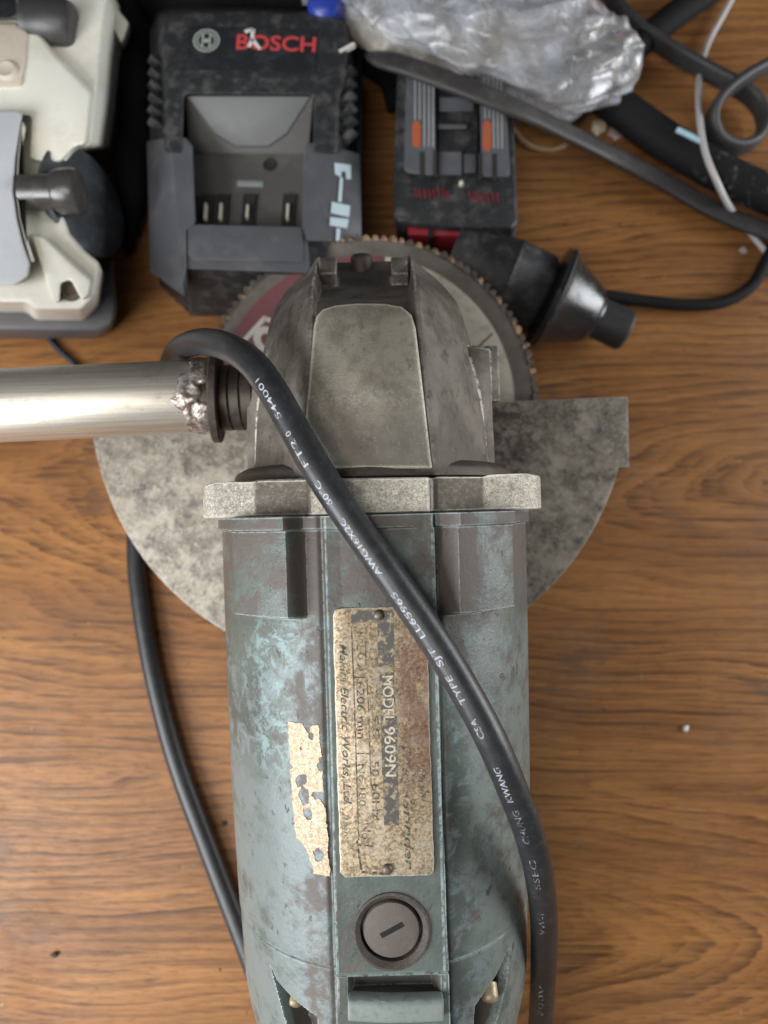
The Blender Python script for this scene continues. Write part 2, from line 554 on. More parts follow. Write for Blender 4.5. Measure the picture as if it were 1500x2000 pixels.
def m_brass():
    n = NT('nameplate_brass', GBASE)
    x, y, z = n.sep()
    a = n.noise(1.25, 6, 0.8, 0.6)
    c = n.mix((0.165, 0.124, 0.078), (0.58, 0.45, 0.285), n.step(a, 0.41, 0.59))
    c = n.mix(c, (0.56, 0.50, 0.40), n.mul(n.step(n.noise(0.12, 5, 0.6), 0.45, 0.65), 0.45))
    red = n.mul(n.step(x, 4.5, 6.8), n.band(1, -62, -16, 6))
    red = n.mul(red, n.step(n.noise(0.30, 6, 0.7, 0.3, (1, .6, 1)), 0.34, 0.56))
    c = n.mix(c, (0.225, 0.105, 0.080), n.mul(red, 0.60))
    dk = n.step(n.noise(0.20, 6, 0.75, 0.3, (1.4, 0.7, 1), offset=(2, 6, 0)), 0.56, 0.70)
    c = n.mix(c, (0.070, 0.055, 0.046), n.mul(dk, 0.72))
    sp = n.step(n.noise(2.2, 4, 0.7, 0.5), 0.60, 0.70)
    c = n.mix(c, (0.055, 0.045, 0.035), n.mul(sp, 0.55))
    scr = n.step(n.noise(1.0, 3, 0.8, 1.5, (2.6, 0.6, 1)), 0.68, 0.75)
    c = n.mix(c, (0.72, 0.66, 0.54), n.mul(scr, 0.5))
    e = n.mul(n.edge(0.5, 0.006, 0.04), n.step(n.noise(0.8, 4, 0.7), 0.30, 0.5))
    c = n.mix(c, (0.85, 0.80, 0.68), n.mul(e, 0.9))
    return n.out(c, 0.42, 0.30, n.bump(a, 0.10)), None

def m_ink(name, col, under, lo, hi, scale=0.9, metal=0.2):
    """print that is half rubbed away down to what lies under it"""
    n = NT(name)
    k = n.step(n.noise(scale, 5, 0.72, 0.3), lo, hi)
    return n.out(n.mix(under, col, k), 0.5, metal)

def m_sticker():
    n = NT('torn_foil_sticker', GBASE)
    a = n.noise(1.3, 6, 0.75, 1.0)
    c = n.mix((0.29, 0.20, 0.125), (0.53, 0.41, 0.29), n.step(a, 0.40, 0.60))
    # rows of rubbed-off tiny print
    x, y, z = n.sep()
    row = n.step(n.math('SINE', n.mul(x, 3.6)), 0.1, 0.6)
    letters = n.step(n.noise(1.0, 2, 0.5, 0.4, (2.2, 2.2, 1), offset=(5, 5, 0)), 0.50, 0.60)
    c = n.mix(c, (0.16, 0.11, 0.08), n.mul(n.mul(row, letters), 0.55))
    c = n.mix(c, (0.10, 0.08, 0.065), n.mul(n.step(n.noise(0.45, 4, 0.6, offset=(9, 1, 0)), 0.66, 0.72), 0.9))
    return n.out(c, 0.42, 0.5, n.bump(a, 0.15))

def m_blade():
    n = NT('saw_blade_steel')
    a = n.noise(0.12, 6, 0.7)
    c = n.mix((0.125, 0.109, 0.093), (0.175, 0.155, 0.132), n.step(a, 0.35, 0.65))
    c = n.mix(c, (0.05, 0.045, 0.04), n.mul(n.step(n.noise(0.6, 5, 0.7), 0.60, 0.75), 0.3))
    return n.out(c, 0.5, 0.15, n.bump(n.noise(1.5, 4), 0.06))

def m_tooth():
    n = NT('copper_braze_grit')
    g = n.new = None
    oi = n.n.new('ShaderNodeObjectInfo')
    k = n.noise(0.9, 4, 0.7)
    k = n.step(n.math('ADD', k, n.mul(n.math('SUBTRACT', oi.outputs['Random'], 0.5), 0.62)), 0.62, 0.78)
    c = n.mix((0.100, 0.082, 0.066), (0.48, 0.30, 0.18), k)
    return n.out(c, 0.45, 0.4, n.bump(n.noise(1.6, 5, 0.8), 0.3))

def m_label():
    """printed paper label: maroon on one half, off-white on the other"""
    n = NT('blade_label_print', GBASE)
    x, y, z = n.sep()
    d = n.math('ADD', x, n.mul(n.math('SUBTRACT', y, 47.0), -0.10))
    side = n.step(d, 0.4, 0.9)
    dirt = n.step(n.noise(0.2, 6, 0.7), 0.45, 0.72)
    red = n.mix((0.185, 0.058, 0.066), (0.125, 0.06, 0.06), dirt)
    wht = n.mix((0.60, 0.55, 0.44), (0.40, 0.36, 0.28), dirt)
    c = n.mix(red, wht, side)
    return n.out(c, 0.5, 0.0)

def m_steel_tube():
    n = NT('nickel_tube')
    a = n.noise(1.0, 5, 0.7, 0, (0.02, 0.9, 0.9))
    c = n.mix((0.56, 0.51, 0.43), (0.72, 0.67, 0.58), n.step(a, 0.35, 0.65))
    d = n.step(n.noise(0.06, 5, 0.65), 0.52, 0.72)
    c = n.mix(c, (0.20, 0.16, 0.12), n.mul(d, 0.5))
    sp = n.step(n.noise(0.7, 5, 0.7, 0, (0.5, 1.5, 1.5)), 0.62, 0.72)
    c = n.mix(c, (0.16, 0.13, 0.10), n.mul(sp, 0.4))
    r = n.math('ADD', 0.44, n.mul(d, 0.15))
    return n.out(c, r, 0.80, n.bump(n.noise(0.9, 5, 0.7), 0.03))

def m_weld():
    n = NT('weld_metal')
    a = n.noise(0.5, 5, 0.7)
    c = n.mix((0.16, 0.12, 0.10), (0.46, 0.41, 0.38), n.step(a, 0.38, 0.64))
    return n.out(c, 0.32, 0.6, n.bump(n.noise(0.8, 4, 0.6), 0.3))

def m_rubber(name='black_rubber', col=(0.030, 0.031, 0.033), rough=0.34, spec=0.5):
    n = NT(name)
    a = n.noise(0.25, 5, 0.7)
    c = n.mix(col, tuple(v * 2.0 + 0.015 for v in col), n.mul(n.step(a, 0.45, 0.75), 0.45))
    sp = n.step(n.noise(1.2, 4, 0.7), 0.66, 0.72)
    c = n.mix(c, (0.16, 0.15, 0.14), n.mul(sp, 0.5))
    r = n.math('ADD', rough, n.mul(n.noise(0.5, 4, 0.7), 0.16))
    return n.out(c, r, 0, n.bump(n.noise(0.8, 5, 0.7), 0.07), spec)

def m_bag():
    n = NT('crumpled_plastic_film')
    a = n.noise(0.04, 4, 0.6, 1.0)
    c = n.mix((0.46, 0.46, 0.46), (0.84, 0.88, 0.95), n.step(a, 0.34, 0.60))
    c = n.mix(c, (0.42, 0.38, 0.32), n.mul(n.step(n.noise(0.03, 4, 0.6, offset=(3, 3, 3)), 0.5, 0.66), 0.6))
    h = n.noise(0.07, 2, 0.45, 2.6)
    m = n.out(c, 0.22, 0.0, n.bump(h, 1.6), 0.9)
    n.L(n.step(n.noise(0.05, 4, 0.6, 0.8, offset=(7, 7, 7)), 0.36, 0.62, 0.50, 0.95), n.b.inputs['Alpha'])
    n.b.inputs['Transmission Weight'].default_value = 0.6
    n.b.inputs['IOR'].default_value = 1.22
    n.b.inputs['Coat Weight'].default_value = 0.7
    n.b.inputs['Coat Roughness'].default_value = 0.18
    return m

def m_cream(name='cream_plastic'):
    n = NT(name)
    a = n.step(n.noise(0.05, 5, 0.65), 0.42, 0.70)
    c = n.mix((0.76, 0.75, 0.66), (0.62, 0.56, 0.45), n.mul(a, 0.65))
    sp = n.step(n.noise(0.5, 5, 0.7), 0.62, 0.75)
    c = n.mix(c, (0.30, 0.26, 0.21), n.mul(sp, 0.25))
    return n.out(c, 0.42, 0, n.bump(n.noise(0.7, 4), 0.08))

WOOD = m_wood()
CAST = m_cast()
PAD = m_pad()
FLANGE = m_flange()
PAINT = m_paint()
GUARD = m_guard()
BRASS, _ = m_brass()
BRC = (0.36, 0.285, 0.185)
INK = m_ink('plate_dark_print', (0.055, 0.046, 0.040), BRC, 0.39, 0.54)
INK_FAINT = m_ink('plate_faint_print', (0.060, 0.050, 0.042), BRC, 0.42, 0.58)
BAND = m_ink('plate_grey_band', (0.085, 0.080, 0.072), BRC, 0.38, 0.50, 0.7)
EMBOSS = m_ink('plate_raised_letters', (0.58, 0.51, 0.39), (0.13, 0.105, 0.08), 0.35, 0.50)
STICK = m_sticker()
BLADE = m_blade()
TOOTH = m_tooth()
LABEL = m_label()
WHITE_PRINT = simple('off_white_print', (0.58, 0.55, 0.48), 0.5, 0, 0.4)
TUBE = m_steel_tube()
WELD = m_weld()
RUST = simple('rusty_washer_steel', (0.060, 0.048, 0.040), 0.55, 0.5, 0.5, (0.16, 0.12, 0.09), 0.3)
COLLAR = simple('oily_collar_steel', (0.055, 0.046, 0.036), 0.42, 0.6, 0.4, (0.13, 0.10, 0.07))
RIVET = simple('rivet_steel', (0.135, 0.105, 0.088), 0.42, 0.4, 0.4, (0.26, 0.23, 0.20), 1.0)
GOLD = simple('brass_screw', (0.42, 0.34, 0.21), 0.45, 0.4, 0.9, (0.20, 0.17, 0.13), 0.6)
CAPM = simple('brown_bakelite', (0.112, 0.092, 0.080), 0.48, 0, 0.4, (0.17, 0.15, 0.13), 0.4, 0.1)
CAPRIM = simple('grimy_cap_rim', (0.055, 0.044, 0.036), 0.5, 0, 0.6, (0.15, 0.12, 0.10), 0.5, 0.25)
BLACKIN = simple('dark_recess', (0.020, 0.018, 0.017), 0.7, 0, 0.3, (0.06, 0.05, 0.045))
CORD = m_rubber('cord_rubber', (0.021, 0.022, 0.024), 0.30)
CORDTXT = m_ink('cord_white_print', (0.44, 0.46, 0.50), (0.07, 0.07, 0.075), 0.32, 0.54, 0.5, 0)
CORDTXT_FAINT = m_ink('cord_faint_print', (0.26, 0.27, 0.29), (0.04, 0.04, 0.042), 0.42, 0.62, 0.5, 0)
BLACK = simple('black_plastic', (0.018, 0.019, 0.021), 0.46, 0, 0.85, (0.105, 0.102, 0.097), 0.16, 0.12)
BLACKCLEAN = simple('black_gloss_plastic', (0.016, 0.017, 0.020), 0.30, 0, 0.35, (0.09, 0.09, 0.09), 0.15, 0.05)
GREYPL = simple('grey_plastic', (0.088, 0.090, 0.100), 0.40, 0, 0.35, (0.17, 0.165, 0.16), 0.08, 0.05)
GREYFL = simple('dusty_grey_plastic', (0.095, 0.091, 0.085), 0.5, 0, 0.6, (0.155, 0.143, 0.125), 0.10, 0.08)
RED = simple('red_print', (0.55, 0.055, 0.060), 0.5, 0, 0.25, (0.30, 0.12, 0.10), 0.5)
REDPL = simple('red_plastic', (0.34, 0.018, 0.030), 0.4, 0, 0.25)
ORANGE = simple('orange_print', (0.42, 0.095, 0.036), 0.5, 0, 0.6, (0.18, 0.11, 0.085), 0.4)
LINEGREY = simple('grey_print', (0.30, 0.315, 0.32), 0.5, 0, 0.3)
EMBL = simple('pale_green_print', (0.33, 0.37, 0.33), 0.5, 0, 0.3)
ICON = simple('pale_blue_print', (0.52, 0.64, 0.68), 0.5, 0, 0.2, (0.3, 0.36, 0.4), 0.5)
WHITE = simple('white_paint', (0.72, 0.70, 0.66), 0.5, 0, 0.2)
CONTACT = simple('contact_metal', (0.80, 0.75, 0.62), 0.35, 0.25, 0.15)
CREAM = m_cream()
CREAMB = simple('beige_plastic', (0.58, 0.51, 0.42), 0.5, 0, 0.5, (0.46, 0.38, 0.30), 0.12)
GREYMET = simple('grey_cast_metal', (0.58, 0.59, 0.61), 0.38, 0.1, 0.5, (0.44, 0.45, 0.47), 0.06)
KNOB = simple('black_knob_plastic', (0.040, 0.038, 0.037), 0.36, 0, 0.4, (0.09, 0.085, 0.08), 0.2, 0.05)
DGREY = simple('dark_grey_base', (0.100, 0.098, 0.100), 0.45, 0, 0.5, (0.16, 0.15, 0.15), 0.08)
STRAP = simple('brown_black_strap', (0.034, 0.030, 0.029), 0.55, 0, 0.5, (0.085, 0.075, 0.07), 0.08)
SLEEVE = simple('black_sleeve', (0.010, 0.010, 0.011), 0.75, 0, 0.4, (0.035, 0.032, 0.03), 0.1, 0.05, 0.2)
def m_sleeve():
    n = NT('scuffed_sleeve')
    k = n.mul(n.step(n.sep()[0], 132.0, 150.0), n.step(n.noise(0.22, 5, 0.7), 0.55, 0.66))
    c = n.mix((0.011, 0.011, 0.012), (0.20, 0.17, 0.16), n.mul(k, 0.8))
    return n.out(c, 0.7, 0, n.bump(n.noise(1.0, 4), 0.2), 0.2)
SLEEVE2 = m_sleeve()
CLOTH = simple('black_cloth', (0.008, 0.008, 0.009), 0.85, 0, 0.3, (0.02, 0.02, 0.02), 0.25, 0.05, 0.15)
BAG = m_bag()
BEIGEFILM = simple('beige_film', (0.30, 0.275, 0.24), 0.35, 0, 0.6, (0.20, 0.18, 0.155), 0.06)
WIRE = simple('white_wire', (0.52, 0.50, 0.49), 0.4, 0, 0.4, (0.34, 0.31, 0.29), 0.06)
TIP = simple('pale_blue_plastic', (0.42, 0.62, 0.75), 0.35, 0, 0.2)
BLUE = simple('blue_cap_plastic', (0.020, 0.045, 0.30), 0.3, 0, 0.1)
CRUMB = simple('cream_resin', (0.66, 0.56, 0.40), 0.4, 0, 0.4)
BAND_Y = simple('yellowed_rubber', (0.40, 0.29, 0.15), 0.4, 0, 0.3)
GUNM = simple('black_gloss_shaft', (0.050, 0.045, 0.042), 0.24, 0, 0.3, (0.10, 0.09, 0.085), 0.1, 0.02, 0.7)

# ------------------------------------------------------------------ table top (the setting)
tb = MB().box((0, 60, -14), (1300, 1000, 28)).build('table_top', WOOD, bevel=3)
tb['kind'] = 'structure'

# ================================================================== ANGLE GRINDER
# grinder frame: x across, y along the motor towards the head, z away from the blade
PHI = R(1.6)
AX_D = 217.0
org = cam_pt(731, 1030, AX_D)
BASE = Vector((-2.5, 47.5, -90.0))            # foot of the spindle nut
rot_g = Matrix.Rotation(TILT, 3, 'X') @ Matrix.Rotation(PHI, 3, 'Z')
g = thing('angle_grinder', 'worn teal angle grinder with bare metal head, toothed blade and half-round guard', 'angle grinder',
          org + rot_g @ BASE, rot_g.to_euler())

def gl(px, py, z):
    """pixel of the photograph -> grinder frame, at grinder height z"""
    d = AX_D - z
    x = (px - 750) / F * d - (731 - 750) / F * AX_D
    y = (1000 - py) / F * d - (1000 - 1030) / F * AX_D
    return Vector((x * cos(PHI) + y * sin(PHI), -x * sin(PHI) + y * cos(PHI), z))

def G(mb, name, mat, parent=None, **k):
    return mb.build(name, mat, parent or g, BASE, **k)

# ---- motor housing: one dense polar skin
SX = 1.7                                       # middle of the flat strip
def r0(y):
    return np.interp(y, [-235, -215, -185, -168, -160, -152, -144, -135, -128, -105, -73, -27, 4],
                     [20, 21, 24, 29, 32, 35.5, 39.3, 41.4, 42.4, 43.4, 44.6, 45.2, 45.4])
def sstep(a, b, v):
    t = np.clip((v - a) / (b - a), 0, 1)
    return t * t * (3 - 2 * t)
def inpoly(poly, X, Y):
    ins = np.zeros(X.shape, bool)
    n = len(poly)
    for i in range(n):
        x1, y1 = poly[i]
        x2, y2 = poly[(i + 1) % n]
        c = ((y1 > Y) != (y2 > Y)) & (X < (x2 - x1) * (Y - y1) / (y2 - y1 + 1e-12) + x1)
        ins ^= c
    return ins
def polydist(poly, X, Y):
    d = np.full(X.shape, 1e9)
    n = len(poly)
    for i in range(n):
        ax_, ay_ = poly[i]; bx_, by_ = poly[(i + 1) % n]
        ux, uy = bx_ - ax_, by_ - ay_
        t = np.clip(((X - ax_) * ux + (Y - ay_) * uy) / (ux * ux + uy * uy), 0, 1)
        d = np.minimum(d, np.hypot(X - ax_ - t * ux, Y - ay_ - t * uy))
    return np.where(inpoly(poly, X, Y), d, -d)
NOTCH = [[(p.x, p.y) for p in (gl(a, b, 36) for a, b in q)] for q in (
    [(519, 1908), (535, 1935), (573, 1955), (622, 1972), (622, 2100), (590, 2100), (552, 2000)],
    [(1008, 1893), (975, 1930), (950, 1948), (928, 1968), (924, 2100), (950, 2100), (986, 2000), (1002, 1958)])]
CAPC = gl(765, 1820, 44.6)

def body_r(T, Y):
    """radius of the housing at angle T (0 = top) and station Y"""
    r = r0(Y)
    A = np.abs(T) * 180 / pi
    # screw bosses at the flange corners
    bump = sstep(21.0, 24.5, A) * (1 - sstep(44.5, 51.5, A)) * 5.4
    bump += (1 - sstep(43, 58, 180 - A)) * sstep(20, 26, 180 - A) * 4.6
    r = r + bump * sstep(-21.3, -20.3, Y)
    # front rim
    r = r + 1.0 * sstep(0.6, 1.0, Y)
    # flat middle strip
    X = r * np.sin(T)
    top = np.cos(T) > 0.3
    zs = np.interp(Y, [-235, -175, -150, -125, 4], [19, 27, 38.5, 44.2, 44.7])
    half = 13.15 + 0 * Y
    strip = top & (np.abs(X - SX) < half)
    rs = zs / np.maximum(np.cos(T), 0.3)
    dx = np.abs(X - SX)
    wst = np.where(top & (Y > -150), 1 - sstep(half - 0.30, half + 0.30, dx), 0)
    r = r + wst * np.maximum(rs - r, 0)
    r = r - np.where(top & (Y > -150), 0.75 * np.exp(-((dx - half - 1.1) / 0.6) ** 2), 0)
    # seam of the rear cover
    r = r - 0.55 * np.exp(-((Y + 108.0) / 0.30) ** 2)
    r = r - np.where(Y < -108.0, 0.25, 0)
    X = r * np.sin(T)
    # pocket in front of the rear lug
    pk = sstep(-113.6, -112.8, Y) * (1 - sstep(-109.2, -108.4, Y)) * (1 - sstep(10.6, 11.4, np.abs(X - SX - 0.6)))
    r = r - 3.6 * pk * top
    r = r - 2.0 * top * (1 - sstep(10.6, 11.4, np.abs(X - SX - 0.6))) * (1 - sstep(-121.5, -120.5, Y)) * sstep(-150, -140, Y)
    # corner cut-outs with the cover screws
    for q in NOTCH:
        r = r - np.where(top, 7.0 * sstep(-0.1, 0.9, polydist(q, X, Y)), 0)
    # brush-holder bore
    dd = np.sqrt((X - CAPC.x) ** 2 + (Y - CAPC.y) ** 2)
    r = r - np.where((dd < 9.0) & top, 3.0, 0)
    return r

tt = np.concatenate([np.linspace(-pi, -R(95), 40)[:-1], np.linspace(-R(95), R(95), 420), np.linspace(R(95), pi, 40)[1:-1]])
yy = np.concatenate([np.linspace(4, -1, 14), np.linspace(-1.5, -19.5, 26), np.linspace(-20, -22, 8), np.linspace(-23, -86, 70),
                     np.linspace(-86.5, -107, 56), np.linspace(-107.4, -124, 50), np.linspace(-124.5, -160, 60), np.linspace(-162, -235, 20)])
T, Y = np.meshgrid(tt, yy)
Rr = body_r(T, Y)
V = np.stack([Rr * np.sin(T), Y, Rr * np.cos(T)], -1).reshape(-1, 3)
n, m = len(tt), len(yy)
ii, kk = np.meshgrid(np.arange(n), np.arange(m - 1))
q = np.stack([kk * n + ii, kk * n + (ii + 1) % n, (kk + 1) * n + (ii + 1) % n, (kk + 1) * n + ii], -1).reshape(-1, 4)
fl = q.tolist() + [list(range(n))[::-1], [(m - 1) * n + i for i in range(n)]]
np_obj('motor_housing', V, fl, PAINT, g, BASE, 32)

def body_z(x, y):
    return sqrt(max(0.0, float(r0(y)) ** 2 - x * x))

# ---- rear lug
lug = MB()
a = gl(680, 1965, 44); b = gl(866, 1965, 44)
pts = spline([a + Vector((0.2, 0.6, 0.7)), (a + b) / 2 + Vector((0, 0.6, 1.4)), b + Vector((-0.2, 0.6, 0.7))], 1.0)
lug.tube(pts, 3.0, 2.4, 16, (0, 0, 1), 3.0)
G(lug, 'rear_lug', simple('pale_worn_paint', (0.215, 0.255, 0.232), 0.5, 0, 0.7, (0.11, 0.12, 0.105), 0.35, 0.15), smooth=50, bevel=0.7)
for (px, py) in ((574, 1954), (958, 1944)):
    p = gl(px, py, 31)
    s = MB().lathe([(-2, 2.2), (1.0, 2.3), (2.0, 1.9), (2.4, 0.8)], 20, (p.x, p.y - 0.6, p.z - 2.2), (0, -1, 0.9))
    G(s, 'cover_screw', GOLD, smooth=50)

# ---- brush cap
c0 = Vector((CAPC.x, CAPC.y, 0))
ring = MB().lathe([(41.0, 7.5), (42.2, 7.5), (43.9, 7.7), (44.6, 8.5), (44.9, 8.9), (44.75, 9.5), (43.5, 9.6), (41.0, 9.5), (41.0, 7.4)], 56, c0, (0, 0, 1), caps=False)
cap = G(ring, 'brush_cap', CAPRIM, smooth=40)
G(MB().lathe([(40.8, 7.1), (43.4, 7.0), (43.9, 6.7), (44.0, 6.3)], 48, c0, (0, 0, 1)), 'cap_face', CAPM, cap, smooth=30)
bm = bmesh.new()
G(MB().box((c0.x + 0.1, c0.y + 0.1, 43.8), (6.2, 1.3, 0.5), Matrix.Rotation(R(27), 3, 'Z')), 'screwdriver_slot', simple('slot_black', (0.006, 0.006, 0.006), 0.8, 0, 0), cap)

# ---- name plate (brass, riveted on the strip)
PX0, PX1, PY0, PY1, PZ = -9.95, 12.8, -18.4, -83.5, 44.55
def rounded(x0, x1, y0, y1, r, z, n=5, wob=0.0):
    out = []
    for (cx, cy, a0) in ((x1 - r, y1 - r, 0), (x0 + r, y1 - r, 90), (x0 + r, y0 + r, 180), (x1 - r, y0 + r, 270)):
        for k in range(n + 1):
            a = R(a0 + 90 * k / n)
            out.append(Vector((cx + r * cos(a), cy + r * sin(a), z)))
    if wob:
        full = []
        for i, p in enumerate(out):
            qn = out[(i + 1) % len(out)]
            k = max(1, int((qn - p).length / 1.6))
            for j in range(k):
                s = p.lerp(qn, j / k)
                full.append(s + Vector((random.uniform(-wob, wob), random.uniform(-wob, wob), random.uniform(-wob, wob) * 0.3)))
        out = full
    return out
top = rounded(PX0, PX1, PY1, PY0, 1.8, PZ + 0.75, 5, 0.10)
plate = G(MB().frustum(top, [p + Vector((0, 0, -0.75)) for p in top]), 'name_plate', BRASS, bevel=0.18, segs=2)
ZP = PZ + 0.75

def plate_poly(mb, pts, z):
    P = [gl(a, b, z) for a, b in pts]
    for p in P:
        p.z = z
    mb.add(P, [tuple(range(len(P)))])

# dark bands and ruled lines still left of the printing (crop scale 3.447 from pixel 520,1160)
def cp(u, v):
    return (520 + u / 3.447, 1160 + v / 3.447)
bands = MB()
for (u0, v0, u1, v1) in ((568, 112, 852, 190), (748, 190, 856, 492), (762, 528, 862, 640), (768, 640, 868, 800),
                         (772, 820, 880, 1240), (786, 1240, 888, 1560)):
    sh = [(u0, v0), (u1, v0), (u1 + (v1 - v0) * 0.02, v1), (u0 + (v1 - v0) * 0.02, v1)]
    plate_poly(bands, [cp(*p) for p in sh], ZP + 0.03)
plate_bands = G(bands, 'printed_bands', BAND, plate)
lines = MB()
for (u0, v0, u1, v1, wd) in ((572, 190, 590, 640, 9), (590, 640, 622, 1660, 8), (662, 190, 672, 480, 7), (676, 560, 690, 800, 7), (690, 840, 705, 1290, 7),
                             (585, 562, 680, 562, 8), (690, 778, 730, 778, 7), (600, 1075, 690, 1075, 8), (700, 1290, 765, 1290, 8), (610, 1660, 640, 1860, 14),
                             (712, 1518, 770, 1518, 8), (622, 1690, 720, 1700, 10), (640, 1872, 790, 1885, 16)):
    d = Vector((u1 - u0, v1 - v0)).normalized()
    nn = Vector((-d.y, d.x)) * wd / 2
    plate_poly(lines, [cp(u0 + nn.x, v0 + nn.y), cp(u1 + nn.x, v1 + nn.y), cp(u1 - nn.x, v1 - nn.y), cp(u0 - nn.x, v0 - nn.y)], ZP + 0.05)
G(lines, 'ruled_lines', INK, plate)

def plate_text(mb, s, u, v0, h, bold=0.0, shear=0.0, length=None, z=0.07):
    """text that reads down the plate; (u, v0) crop position of the start of its baseline, h cap height in crop pixels"""
    k = 1 / 3.447 / (F / (AX_D - ZP))
    size = h * k / 0.69
    vs, fs = text_geo(s, size, bold, shear)
    L = max(v.x for v in vs)
    sxx = 1.0 if length is None else length * k / L
    p0 = gl(*cp(u, v0), ZP)
    mb.add([Vector((p0.x + v.y, p0.y - v.x * sxx, ZP + z)) for v in vs], fs)
t1 = MB()
plate_text(t1, 'Makita Electric Works, Ltd.', 492, 330, 52, 0.02, 0.3, 1090)
plate_text(t1, 'Disc Grinder', 912, 1010, 58, 0.02, 0.3, 850)
plate_text(t1, '180mm', 1022, 1130, 44, 0.02, 0.2, 240)
plate_text(t1, '6206 min', 606, 585, 52, 0.015, 0, 390)
plate_text(t1, '50-60Hz', 706, 1120, 50, 0.012, 0, 400)
G(t1, 'dark_lettering', INK, plate)
t2 = MB()
plate_text(t2, '1650 A', 606, 240, 44, 0.0, 0, 300)
plate_text(t2, '1 1', 690, 250, 44, 0.0, 0, 130)
plate_text(t2, 'No.180', 616, 1140, 46, 0.0, 0, 290)
plate_text(t2, 'Japan', 520, 1480, 34, 0.0, 0.2, 150)
plate_text(t2, 'V 55', 706, 640, 44, 0.0, 0, 330)
plate_text(t2, 'No.', 640, 1540, 60, 0.01, 0, 130)
G(t2, 'faint_lettering', INK_FAINT, plate)
t3 = MB()
plate_text(t3, 'MODEL', 782, 545, 72, 0.03, 0, 320)
plate_text(t3, '9609N', 794, 890, 72, 0.03, 0, 340)
G(t3, 'raised_lettering', EMBOSS, plate)
for (u, v) in ((758, 142), (815, 1852)):
    p = gl(*cp(u, v), ZP)
    G(MB().lathe([(0, 1.35), (0.35, 1.3), (0.75, 0.95), (0.95, 0.4)], 20, (p.x, p.y, ZP), (0, 0, 1)), 'rivet', RIVET, plate, smooth=60)

# ---- torn sticker on the left flank
sc_poly = [cp(u, v) for u, v in ((133, 884), (243, 884), (252, 915), (285, 945), (296, 905), (318, 885), (356, 884), (366, 1040), (372, 1080), (385, 1300), (390, 1330),
                                 (330, 1330), (300, 1360), (330, 1390), (352, 1375), (400, 1440), (415, 1650), (430, 1900), (312, 1898), (312, 1870), (275, 1760),
                                 (240, 1710), (190, 1680), (180, 1560), (160, 1360), (150, 1210), (178, 1190), (150, 1170))]
P = [gl(a, b, 42.2) for a, b in sc_poly]
poly = [(p.x, p.y) for p in P]
holes = [(gl(*cp(u, v), 42.2), r) for u, v, r in ((215, 1278, 1.15), (250, 1375, 1.6), (280, 1495, 1.3), (300, 960, 0.8), (350, 1765, 1.4), (365, 1160, 0.9), (228, 1050, 0.35), (250, 1255, 0.9), (385, 1120, 1.2))]
cs = 0.13
xs = np.arange(min(p[0] for p in poly) - 1, max(p[0] for p in poly) + 1, cs)
ys = np.arange(min(p[1] for p in poly) - 1, max(p[1] for p in poly) + 1, cs)
XX, YY = np.meshgrid(xs, ys)
wob = np.array([[mn.noise((a * 0.9, b * 0.9, 3.3)) for a in xs] for b in ys]) * 0.35
ins = inpoly(poly, XX + wob, YY + wob[::-1])
for h, r in holes:
    ins &= ((XX - h.x) ** 2 * 1.3 + (YY - h.y) ** 2 * 0.6) > (r * (1 + wob)) ** 2
ins &= XX < SX - 13.2
sv, sf, idx = [], [], {}
def sid(i, j):
    if (i, j) not in idx:
        idx[(i, j)] = len(sv)
        x, y = xs[0] + (i - 0.5) * cs, ys[0] + (j - 0.5) * cs
        sv.append((x, y, body_z(x, y) + 0.16))
    return idx[(i, j)]
for j in range(len(ys)):
    for i in range(len(xs)):
        if ins[j, i]:
            sf.append((sid(i, j), sid(i + 1, j), sid(i + 1, j + 1), sid(i, j + 1)))
st = np_obj('torn_sticker', sv, sf, STICK, g, BASE, 60)

# ---- flange plate between motor and head
prof = [(-42.9, 31.5), (-42.3, 34.4), (-40.9, 36.2), (-38.5, 37.0), (-29.5, 37.0), (-28.2, 37.4), (-15.6, 41.3), (-14.4, 43.3), (0, 43.6), (14.0, 43.2), (14.6, 39.8), (16.4, 39.9), (27.6, 37.4), (29.2, 37.4), (38.4, 37.2), (41.0, 36.3), (42.5, 34.4), (43.0, 31.5)]
outl = [Vector((x * 1.025, 0, z)) for x, z in prof] + [Vector((43.4, 0, -34)), Vector((38, 0, -40)), Vector((-38, 0, -40)), Vector((-43.4, 0, -34))]
fl_ = MB()
n_ = len(outl)
rings = []
for (y, s) in ((4.3, 1.0), (13.6, 1.0)):
    rings.append([Vector((p.x, y + (-0.7 * (abs(p.x) < 15) - 0.45 * (15 <= abs(p.x) < 28.5) if y > 8 else 0) + (0.22 if y > 8 else 0.05) * random.uniform(-1, 1) - (0.9 if y > 8 and abs(p.x) > 41.5 else 0), p.z)) for p in outl])
fl_.frustum(rings[1], rings[0])
G(fl_, 'flange_plate', FLANGE, bevel=0.35, segs=1, bev_angle=12, smooth=30)

